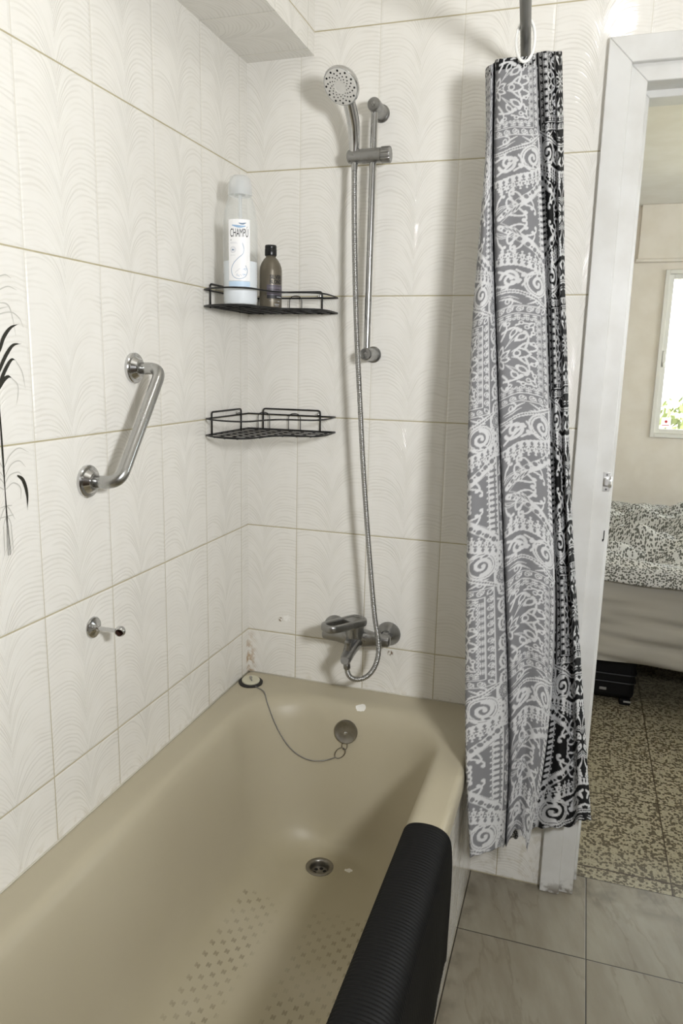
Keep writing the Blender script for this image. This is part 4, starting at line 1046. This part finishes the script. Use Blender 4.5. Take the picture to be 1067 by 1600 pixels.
b.loft(sp_, 0, True, True, True)
b.lathe([(0.0085, 0.0), (0.0085, 0.016)], (0.341, -0.134, 0.612), (0, 0, 1), 20)
b.build('body', M['dull'], mx, angle=40)
ca = Vector((0.0, -0.22, 1)).normalized(); c0 = Vector((0.341, -0.062, 0.664))
b = MB(); b.lathe([(0.0245, 0.0), (0.0250, 0.012), (0.0235, 0.016), (0.0228, 0.034), (0.0215, 0.040), (0.0, 0.042)], c0, ca, 40, cap1=False); b.build('cartridge_cover', M['dull'], mx, angle=30)
b = MB(); b.lathe([(0.0085, 0.0), (0.0085, 0.008), (0.0065, 0.012), (0.0065, 0.020), (0.0088, 0.022), (0.0082, 0.028), (0.0, 0.029)], (0.341, -0.122, 0.647), (0, -0.25, 1), 24, cap1=False); b.build('diverter_knob', M['dull'], mx, angle=30)
ld = Vector((-0.50, -0.86, 0.03)).normalized(); lx = Vector((0.86, -0.50, 0)).normalized(); lu = ld.cross(lx)*-1
if lu.z < 0: lu = -lu
L0 = c0 + ca*0.047 - ld*0.024
loop = fillet([L0+lx*0.0230, L0+ld*0.124+lx*0.0205, L0+ld*0.124-lx*0.0205, L0-lx*0.0230], 0.018, 8, closed=True)
b = MB(); rings = []
for i, p in enumerate(loop):
    a = loop[i-1]; c = loop[(i+1) % len(loop)]; t = (c-a).normalized(); sd_ = t.cross(lu).normalized()
    rings.append(oval(p, sd_*0.0062, lu*0.0100, 16, 3.0))
b.loft(rings, 0, True, False, False, True)
b.obox(L0+ld*0.024, ld*0.024, lx*0.021, lu*0.0072)
b.build('lever', M['dull'], mx, bevel=0.002, angle=40)
b = MB(); b.lathe([(0.003, 0), (0.003, 0.0006)], L0+ld*0.04-lu*0.0015+ld*0.0082, ld, 12); b.build('grub_screw', M['dark'], mx)
# ------------------------------------------------------------------ wire corner shelves
def corner_shelf(z, rail, label, fr0, fr1):
    t = thing('corner_shelf', label, 'shelf', (0.06, -0.06, z), 'black wire corner shelves')
    W_ = 0.0016
    front = [(0.004, -0.247), (0.030, -0.268), (0.070, -0.284), (0.105, -0.283), (0.128, -0.262), (0.137, -0.225), (0.150, -0.185), (0.178, -0.160), (0.215, -0.152), (0.245, -0.138), (0.258, -0.105), (0.258, -0.060), (0.254, -0.004)]
    fs_ = smooth_path([(x, y, 0) for x, y in front], 6)
    loop = [(p.x, p.y) for p in fs_] + [(0.15, -0.004), (0.004, -0.004), (0.004, -0.12)]
    b = MB(); b.tube([(x, y, z) for x, y in loop], 0.0022, 8, closed=True); b.build('base_wire', M['black_wire'], t, angle=0)
    b = MB(); b.tube([(x, y, z+rail) for x, y in loop], 0.0020, 8, closed=True); b.build('rail_wire', M['black_wire'], t, angle=0)
    b = MB()
    # grid of the base: clip lines against the loop polygon
    def clip(fixed, axis):
        hits = []
        for i in range(len(loop)):
            (x0, y0), (x1, y1) = loop[i-1], loop[i]
            a0, a1 = (x0, x1) if axis == 0 else (y0, y1); c0_, c1_ = (y0, y1) if axis == 0 else (x0, x1)
            if (a0 > fixed) != (a1 > fixed): hits.append(c0_+(c1_-c0_)*(fixed-a0)/(a1-a0))
        return sorted(hits)
    for k in range(1, 8):
        x = 0.004+k*0.033; h = clip(x, 0)
        if len(h) >= 2: b.tube([(x, h[0], z-0.002), (x, h[-1], z-0.002)], W_*0.8, 6)
    for k in range(1, 9):
        y = -0.004-k*0.033; h = clip(y, 1)
        if len(h) >= 2: b.tube([(h[0], y, z+0.0006), (h[-1], y, z+0.0006)], W_*0.8, 6)
    b.build('base_grid', M['black_wire'], t, angle=0)
    ft = z+rail+0.015
    b = MB(); b.tube(fillet([(0.006, -0.222, z-0.003), (0.006, -0.222, ft), (0.006, fr0, ft), (0.006, fr0, z-0.003)], 0.008, 6), 0.0022, 8); b.build('side_frame', M['black_wire'], t, angle=0)
    b = MB(); b.tube(fillet([(fr1, -0.006, z-0.003), (fr1, -0.006, ft), (0.212, -0.006, ft), (0.212, -0.006, z-0.003)], 0.008, 6), 0.0022, 8); b.build('side_frame', M['black_wire'], t, angle=0)
    for x in (0.035, 0.124):
        b = MB(); b.tube(fillet([(x, -0.011, z), (x, -0.011, z+rail+0.005), (x+0.034, -0.011, z+rail+0.005), (x+0.034, -0.011, z)], 0.016, 8), 0.0011, 8); b.build('wire_hook', M['black_wire'], t, angle=0)
    for x, y, d in ((0.204, -0.001, (0, -1, 0)), (0.001, -0.075, (1, 0, 0))):
        b = MB(); b.lathe([(0.004, 0), (0.004, 0.003), (0.002, 0.004), (0.002, 0.009)], (x, y, ft-0.010), d, 14); b.build('fixing_pin', M['chrome'], t)
    return t
corner_shelf(1.505, 0.038, 'upper black wire corner shelf holding two bottles', -0.060, 0.047)
corner_shelf(1.2005, 0.040, 'lower black wire corner shelf, empty, below the bottles', -0.056, 0.048)

# ------------------------------------------------------------------ bottles
def wrap(b, verts, faces, c, ang0, r, z0, m=0, flip=True):
    """flat artwork wrapped on a cylinder of radius r around c"""
    idx = b.ring([(c[0]+r*math.cos(ang0+x/r), c[1]+r*math.sin(ang0+x/r), z0+y) for x, y in verts])
    for f in faces: b.face([idx[i] for i in f], m)
def grid(w, h, nx=14, ny=2, x0=None):
    V = [((x0 if x0 is not None else -w/2)+w*i/nx, h*j/ny) for j in range(ny+1) for i in range(nx+1)]
    F = [(j*(nx+1)+i, j*(nx+1)+i+1, (j+1)*(nx+1)+i+1, (j+1)*(nx+1)+i) for j in range(ny) for i in range(nx)]
    return V, F
def band(P, w):
    """flat ribbon along a 2d path"""
    V = []; F = []; n = len(P); ws = w if isinstance(w, (list, tuple, np.ndarray)) else [w]*n
    for i in range(n):
        a = P[max(i-1, 0)]; c = P[min(i+1, n-1)]; dx, dy = c[0]-a[0], c[1]-a[1]; L = math.hypot(dx, dy) or 1
        V += [(P[i][0]-dy/L*ws[i]/2, P[i][1]+dx/L*ws[i]/2), (P[i][0]+dy/L*ws[i]/2, P[i][1]-dx/L*ws[i]/2)]
    for i in range(n-1): F.append((2*i+1, 2*i+3, 2*i+2, 2*i))
    return V, F
def clear_plastic(name, tint, fac, rough=0.1):
    t = NT(name); P = t.objco(); n = t.noise(P, 20.0, 2.0)
    tr = t.n('BsdfTransparent'); tr.inputs[0].default_value = tint
    t.set(Base_Color=t.mix(n, (0.85, 0.86, 0.86, 1), (0.80, 0.81, 0.81, 1)), Roughness=rough)
    lw = t.n('LayerWeight'); lw.inputs[0].default_value = 0.35
    f = t.m('ADD', t.m('MULTIPLY', t.m('POWER', lw.outputs['Facing'], 2.0), 0.55), fac, clamp=True)
    mx_ = t.n('MixShader'); t.link(f, mx_.inputs[0]); t.link(tr.outputs[0], mx_.inputs[1]); t.link(t.b.outputs[0], mx_.inputs[2]); t.link(mx_.outputs[0], t.out.inputs[0])
    return t.mat
M['clear'] = clear_plastic('clear_bottle_plastic', (0.97, 0.98, 0.98, 1), 0.10, 0.12)
M['frost'] = clear_plastic('frosted_cap_plastic', (0.95, 0.96, 0.96, 1), 0.38, 0.35)
M['soap'] = simple('white_shampoo', srgb(236, 240, 244), 0.35, var=0.02)
M['label'] = simple('white_paper_label', srgb(246, 246, 246), 0.45, var=0.01)
M['ink'] = simple('black_ink', srgb(30, 30, 32), 0.5)
M['blue'] = simple('pale_blue_ink', srgb(150, 182, 214), 0.5)
M['steelblue'] = simple('grey_blue_ink', srgb(108, 132, 158), 0.5)
M['lightblue'] = simple('light_blue_ink', srgb(196, 218, 238), 0.5)
M['palegrey'] = simple('pale_grey_ink', srgb(200, 202, 208), 0.5)
M['brown'] = simple('taupe_metallic_plastic', srgb(112, 105, 91), 0.34, metal=0.4, var=0.08)
M['mauve'] = simple('mauve_band', srgb(98, 92, 102), 0.4)
M['blackplastic'] = simple('black_plastic', srgb(18, 18, 18), 0.3)

SB = (0.085, -0.222); ZS = 1.5068
sb = thing('shampoo_bottle', 'tall clear bottle of white shampoo with white label on the upper shelf', 'bottle', (SB[0], SB[1], ZS))
RB_ = 0.0395
o3 = (SB[0], SB[1], ZS)
b = MB(); b.lathe([(0.030, 0.0), (0.0372, 0.003), (0.0395, 0.010), (0.0395, 0.15), (0.0392, 0.178), (0.0375, 0.200), (0.0335, 0.220), (0.0285, 0.236), (0.0255, 0.246), (0.0215, 0.249), (0.0205, 0.262)], o3, (0, 0, 1), 56, cap1=False); b.build('clear_body', M['clear'], sb, angle=60)
b = MB(); b.lathe([(0.028, 0.0015), (0.0365, 0.004), (0.0386, 0.011), (0.0386, 0.098), (0.0, 0.098)], o3, (0, 0, 1), 48, cap1=False); b.build('liquid', M['soap'], sb, angle=50)
b = MB(); b.lathe([(0.0275, 0.244), (0.0278, 0.250), (0.0262, 0.268), (0.0225, 0.281), (0.0175, 0.2855), (0.0, 0.287)], o3, (0, 0, 1), 44, cap0=False, cap1=False); b.build('cap', M['frost'], sb, angle=50)
b = MB(); b.lathe([(0.013, 0.246), (0.013, 0.262), (0.009, 0.264), (0.009, 0.278), (0.0, 0.279)], o3, (0, 0, 1), 28, cap1=False); b.lathe([(0.004, 0.105), (0.004, 0.246)], o3, (0, 0, 1), 12); b.build('spout', M['frost'], sb)
va = math.atan2(-1.878-SB[1], 0.873-SB[0]) - 0.07
LZ = ZS+0.0535; LR = RB_+0.0004
b = MB(); V, F = grid(0.0515, 0.1335, 18, 3); wrap(b, V, F, SB, va, LR, LZ); lbo = b.build('label', M['label'], sb, angle=0, fixn=False)
b = MB(); V, F = text_faces('CHAMP\u00da', 0.0225, 0.0425, 0.0); wrap(b, [(x, y) for x, y in V], F, SB, va, LR+0.0003, LZ+0.0955, 0)
V, F = band([(-0.021+0.0012*i, 0.0885) for i in range(4)], 0.0009); wrap(b, V, F, SB, va, LR+0.0003, LZ)
b.build('lettering', M['ink'], lbo, angle=0, fixn=False)
b = MB()
def swoosh(x0, x1, y, amp, w, ph):
    P = [(x0+(x1-x0)*k/20, y+amp*math.sin(ph+3.6*k/20)) for k in range(21)]
    return band(P, [w*math.sin(PI*min(1, max(0.02, k/20)))**0.6 for k in range(21)])
V, F = swoosh(-0.017, 0.016, 0.1195, 0.0022, 0.0050, 2.6); wrap(b, V, F, SB, va, LR+0.0003, LZ, 0)
V, F = swoosh(-0.001, 0.0165, 0.1252, -0.0018, 0.0036, 0.0); wrap(b, V, F, SB, va, LR+0.0003, LZ, 1)
# drop made of loops
dp = smooth_path([(0.0075, 0.083, 0), (0.011, 0.072, 0), (0.009, 0.060, 0), (-0.002, 0.050, 0), (-0.0135, 0.038, 0), (-0.019, 0.024, 0), (-0.015, 0.010, 0), (-0.002, 0.0035, 0), (0.013, 0.008, 0), (0.0195, 0.021, 0), (0.015, 0.034, 0)], 8)
P = [(p.x, p.y) for p in dp]
for off, w, mt_ in ((0.0, 0.0011, 2), (0.0016, 0.0007, 0)):
    Q = [(x*(1-off*30), 0.022+(y-0.022)*(1-off*22)) for x, y in P]
    V, F = band(Q, w); wrap(b, V, F, SB, va, LR+0.0003, LZ, mt_)
rs = random.Random(4)
for k in range(9):
    x = rs.uniform(-0.011, 0.012); y = rs.uniform(0.009, 0.028); L = rs.uniform(0.004, 0.009); a = rs.uniform(-0.6, 0.9)
    V, F = band([(x+L*t*math.cos(a), y+L*t*math.sin(a)+0.002*math.sin(PI*t)) for t in np.linspace(0, 1, 7)], 0.0008); wrap(b, V, F, SB, va, LR+0.0003, LZ, 2 if k % 2 else 0)
ang = np.linspace(0, 2*PI, 28)
V, F = band([(-0.0145+0.0068*math.cos(a), 0.0675+0.0068*math.sin(a)) for a in ang], 0.0006); wrap(b, V, F, SB, va, LR+0.0003, LZ, 3)
V, F = band([(-0.0145+0.0050*math.cos(a), 0.0675+0.0050*math.sin(a)) for a in ang], 0.0009); wrap(b, V, F, SB, va, LR+0.0003, LZ, 3)
for dx in (-0.0016, 0.0, 0.0016):
    V, F = band([(-0.0145+dx, 0.0655), (-0.0145+dx*1.4, 0.069+0.001*(dx == 0))], [0.0019, 0.0008]); wrap(b, V, F, SB, va, LR+0.0003, LZ, 1)
for y, x0, x1 in ((0.0835, -0.021, -0.006), (0.0812, -0.021, -0.004), (0.0555, -0.021, -0.009)):
    V, F = band([(x0+(x1-x0)*k/6, y) for k in range(7)], 0.0006); wrap(b, V, F, SB, va, LR+0.0003, LZ, 3)
b.build('artwork', [M['blue'], M['steelblue'], M['palegrey'], M['palegrey']], lbo, angle=0, fixn=False)
b = MB(); V, F = grid(0.0515, 0.0125, 18, 1); wrap(b, V, F, SB, va, LR, ZS+0.0395)
b.build('label_band', M['lightblue'], sb, angle=0, fixn=False)

BB = (0.122, -0.130)
bb = thing('conditioner_bottle', 'small taupe bottle with black cap beside the tall clear bottle', 'bottle', (BB[0], BB[1], ZS))
o3 = (BB[0], BB[1], ZS)
b = MB(); b.lathe([(0.022, 0.0), (0.0262, 0.0015), (0.0272, 0.006), (0.0272, 0.088), (0.0262, 0.097), (0.0225, 0.107), (0.0165, 0.1165), (0.0125, 0.120), (0.0115, 0.127)], o3, (0, 0, 1), 52); b.build('body', M['brown'], bb, angle=50)
b = MB(); b.lathe([(0.0140, 0.124), (0.0146, 0.126), (0.0146, 0.139), (0.0138, 0.1405), (0.0142, 0.1415), (0.0142, 0.1465), (0.0132, 0.1485), (0.0, 0.149)], o3, (0, 0, 1), 44, cap0=False, cap1=False); b.build('flip_cap', M['blackplastic'], bb, angle=35)
vb = math.atan2(-1.878-BB[1], 0.873-BB[0]) + 0.50; r_ = 0.0274
b = MB(); V, F = grid(0.046, 0.024, 18, 1); wrap(b, V, F, BB, vb, r_, ZS+0.031); b.build('mauve_band', M['mauve'], bb, angle=0, fixn=False)
b = MB(); V, F = grid(0.046, 0.0085, 18, 1); wrap(b, V, F, BB, vb, r_+0.0001, ZS+0.0225); b.build('black_band', M['ink'], bb, angle=0, fixn=False)
b = MB()
for s_, z_, w_ in (('SILVER', 0.0685, 0.032), ('BLOND', 0.0575, 0.032)):
    V, F = text_faces(s_, 0.0094, w_, 0.03); wrap(b, V, F, BB, vb, r_+0.0003, ZS+z_)
for z_, x0, x1 in ((0.052, -0.018, 0.018), (0.0445, -0.020, 0.020), (0.0440, -0.020, 0.020)):
    V, F = band([(x0+(x1-x0)*k/10, 0) for k in range(11)], 0.0008); wrap(b, V, F, BB, vb, r_+0.0003, ZS+z_)
b.build('lettering', M['ink'], bb, angle=0, fixn=False)
b = MB()
for z_, x0, x1, w in ((0.027, 0.002, 0.018, 0.0016), (0.0165, 0.004, 0.012, 0.0010), (0.0095, -0.004, 0.010, 0.0014), (0.006, -0.002, 0.008, 0.0008)):
    V, F = band([(x0+(x1-x0)*k/10, 0) for k in range(11)], w); wrap(b, V, F, BB, vb, r_+0.0003, ZS+z_)
for k in range(8):
    V, F = band([(-0.017+k*0.0036, 0.0175), (-0.0155+k*0.0036, 0.0175)], 0.0010); wrap(b, V, F, BB, vb, r_+0.0003, ZS)
b.build('small_print', M['palegrey'], bb, angle=0, fixn=False)

# ------------------------------------------------------------------ shower curtain
def curtain():
    C = np.array(CURTAIN)                                   # control columns x levels x 3
    nj, nk, _ = C.shape
    def catmull(A, n):
        """A: (m, ...) control values; n samples per span"""
        out = []
        for i in range(len(A)-1):
            p0 = A[i-1] if i else 2*A[0]-A[1]; p1 = A[i]; p2 = A[i+1]; p3 = A[i+2] if i+2 < len(A) else 2*A[-1]-A[-2]
            for k in range(n):
                t = k/n; out.append(0.5*(2*p1+(p2-p0)*t+(2*p0-5*p1+4*p2-p3)*t*t+(3*p1-p0-3*p2+p3)*t**3))
        out.append(A[-1]); return np.array(out)
    D = catmull(C, 10)                                      # dense along the cloth
    seg = np.sqrt(((D[1:]-D[:-1])**2).sum(2)).mean(1); s = np.concatenate([[0], np.cumsum(seg)])
    NS = int(s[-1]/RES_S); q = np.linspace(0, s[-1], NS)
    i0 = np.clip(np.searchsorted(s, q, side='right')-1, 0, len(s)-2); f = (q-s[i0])/(s[i0+1]-s[i0])
    E = D[i0]*(1-f)[:, None, None]+D[i0+1]*f[:, None, None]  # (NS, nk, 3)
    T = catmull(np.swapaxes(E, 0, 1), 24)                    # levels
    NL = int(1.84/RES_Z); lv = np.linspace(0, T.shape[0]-1, NL); l0 = np.clip(lv.astype(int), 0, T.shape[0]-2); g = lv-l0
    G = T[l0]*(1-g)[:, None, None]+T[l0+1]*g[:, None, None]  # (NL, NS, 3)
    G = np.ascontiguousarray(G)
    t = np.linspace(0, 1, NL)[:, None]; S = q[None, :]
    # soft random folding and a crimped bottom hem
    wob = 0.0035*np.sin(S*61+t*5)*np.sin(t*9+S*14) + 0.002*np.sin(S*140+t*11)*t
    hem = np.clip((t-0.985)/0.015, 0, 1)
    wob = wob*np.clip((t)/0.05, 0, 1) + hem*0.003*np.sin(S*240)
    G[:, :, 1] += wob
    G[:, :, 2] += hem*0.0016*np.sin(S*210+1)
    du = np.gradient(G, axis=1); dv = np.gradient(G, axis=0); Nn = np.cross(du, dv); Nn /= np.linalg.norm(Nn, axis=2, keepdims=True)+1e-12
    TH = 0.0009
    front = G + Nn*TH/2; back = G - Nn*TH/2
    n = NL*NS
    V = np.concatenate([front.reshape(-1, 3), back.reshape(-1, 3)])
    idx = np.arange(n).reshape(NL, NS)
    a = idx[:-1, :-1].ravel(); b_ = idx[:-1, 1:].ravel(); c = idx[1:, 1:].ravel(); d = idx[1:, :-1].ravel()
    Fq = np.concatenate([np.stack([a, b_, c, d], 1), np.stack([a+n, d+n, c+n, b_+n], 1)])
    rim = np.concatenate([idx[0, :], idx[1:, -1], idx[-1, -2::-1], idx[-2:0:-1, 0]]); r2 = np.roll(rim, -1)
    Fq = np.concatenate([Fq, np.stack([r2, rim, rim+n, r2+n], 1)])
    me = bpy.data.meshes.new('shower_curtain')
    me.vertices.add(len(V)); me.vertices.foreach_set('co', V.ravel().astype(np.float32))
    me.loops.add(Fq.size); me.loops.foreach_set('vertex_index', Fq.ravel().astype(np.int32))
    me.polygons.add(len(Fq)); me.polygons.foreach_set('loop_start', np.arange(0, Fq.size, 4, dtype=np.int32))
    try: me.polygons.foreach_set('loop_total', np.full(len(Fq), 4, dtype=np.int32))
    except Exception: pass
    me.update(calc_edges=True); me.validate()
    me.polygons.foreach_set('use_smooth', np.ones(len(me.polygons), dtype=bool))
    # print: cloth coordinates
    u = (U_AXIS - S + 0*t)*0.96; v = (1.317 - (1.985 - t*1.745))*(0.312/0.300)
    W = print_at(u, v)
    dark = np.array(INK); white = np.array(WHITE); rdark = np.array(RINK); rwhite = np.array(RWHITE)
    colF = dark+(white-dark)*W[..., None]; colB = rdark+(rwhite-rdark)*W[..., None]
    hemtop = (t < 0.0135) & (S > -1)
    colB = np.where(hemtop[..., None], colF, colB)
    edge = (S < 0.006) | (t > 0.994)
    rng_ = np.sin(t*1900)*0.5+0.5
    sel = colF, colB
    A = np.concatenate([sel[FRONT_IS].reshape(-1, 3), sel[1-FRONT_IS].reshape(-1, 3)])
    A = np.concatenate([A, np.ones((len(A), 1))], 1).astype(np.float32)
    ca = me.color_attributes.new('print', 'FLOAT_COLOR', 'POINT'); ca.data.foreach_set('color', A.ravel())
    me.materials.append(M['print'])
    o = bpy.data.objects.new('shower_curtain', me); COL.objects.link(o)
    return tag(o, 'black and white bandana print shower curtain drawn back beside the door frame', 'shower curtain')
RES_S, RES_Z = 0.0017, 0.0019
U_AXIS = 0.122
INK = srgb(24, 24, 25)[:3]; WHITE = srgb(214, 214, 214)[:3]; RINK = srgb(128, 128, 130)[:3]; RWHITE = srgb(208, 208, 208)[:3]
FRONT_IS = 1
curtain()
rd = thing('curtain_rod', 'grey round curtain rod running from the back wall above the bathtub edge', 'curtain rod', (0.69, 0, 2.05))
RZ = 2.030
b = MB(); b.tube([(0.6885, -0.004, RZ), (0.714, -0.351, RZ), (0.742, -0.75, RZ+0.002), (0.854, YN+0.004, RZ+0.01)], 0.0108, 24); b.build('tube', M['rod'], rd, angle=40)
for c, d in (((0.6885, 0, RZ), (0, -1, 0)), ((0.854, YN, RZ+0.01), (0, 1, 0))):
    b = MB(); b.lathe([(0.019, 0), (0.019, 0.004), (0.015, 0.012), (0.0135, 0.022)], c, d, 28); b.build('end_cup', M['rod'], rd)
rgc = Vector((0.7075, -0.242, 2.0055)); e1 = Vector((0.99, 0.12, 0.0)).normalized(); e2 = Vector((0.02, -0.12, -0.99)).normalized()
b = MB(); b.tube([rgc + e1*0.0178*math.cos(a) + e2*0.0405*math.sin(a) for a in np.linspace(0, 2*PI, 40, endpoint=False)], 0.0028, 10, closed=True)
rg = b.build('curtain_ring', M['white_plastic'], angle=0); tag(rg, 'white plastic curtain ring on the grey rod', 'curtain ring')

# ------------------------------------------------------------------ light
def lamp(name, kind, loc, power, size, col=(1, 1, 1)):
    l = bpy.data.lights.new(name, kind); l.energy = power; l.color = col
    if kind == 'AREA': l.size = size
    else: l.shadow_soft_size = size
    o = bpy.data.objects.new(name, l); COL.objects.link(o); o.location = loc; return o
kl = lamp('wall_lamp_light', 'AREA', (1.42, -1.68, 1.62), KEY, 0.22, (0.97, 0.98, 1.0)); kl.data.shape = 'DISK'
kl.rotation_euler = Vector((-0.64, 0.70, -0.10)).to_track_quat('-Z', 'Y').to_euler()
lamp('ceiling_lamp_light', 'POINT', (0.886, -0.92, 2.478), TOP, 0.05, (0.97, 0.98, 1.0))
w = bpy.data.worlds.new('daylight'); scene.world = w; w.use_nodes = True
bg = w.node_tree.nodes['Background']; bg.inputs[0].default_value = (0.93, 0.96, 1.0, 1); bg.inputs[1].default_value = SKY
sun = lamp('sun_outside', 'SUN', (0, 0, 20), 40.0, 0.01, (1.0, 0.97, 0.9)); sun.data.angle = 0.01
sun.rotation_euler = Vector((0.45, 0.35, -0.8)).to_track_quat('-Z', 'Y').to_euler()
po = lamp('window_daylight_portal', 'AREA', (2.1, BY+0.15, 1.465), 1.0, 1.68); po.data.shape = 'RECTANGLE'; po.data.size_y = 0.92; po.rotation_euler = (-PI/2, 0, 0); po.data.cycles.is_portal = True
p2 = lamp('window_daylight_portal', 'AREA', (BX1+0.09, 1.5, 1.5), 1.0, 1.48); p2.data.shape = 'RECTANGLE'; p2.data.size_y = 1.08; p2.rotation_euler = (PI/2, 0, PI/2); p2.data.cycles.is_portal = True  # guides sky light through the added side window

# ------------------------------------------------------------------ camera
cam = bpy.data.cameras.new('camera'); co = bpy.data.objects.new('camera', cam); COL.objects.link(co)
cam.sensor_fit = 'VERTICAL'; cam.sensor_height = 36.0; cam.lens = 36.0*1165.2265/1600.0; cam.clip_start = 0.02
right, down, fwd = (Vector(r) for r in CAMR)
m = Matrix.Identity(4)
for i in range(3): m[i][0] = right[i]; m[i][1] = -down[i]; m[i][2] = -fwd[i]; m[i][3] = CAMC[i]
co.matrix_world = m; scene.camera = co
vs_ = scene.view_settings; scene.display_settings.display_device = 'sRGB'
vs_.view_transform = 'Standard'; vs_.look = 'None'; vs_.gamma = 1.0; vs_.exposure = EXPO; vs_.use_curve_mapping = False
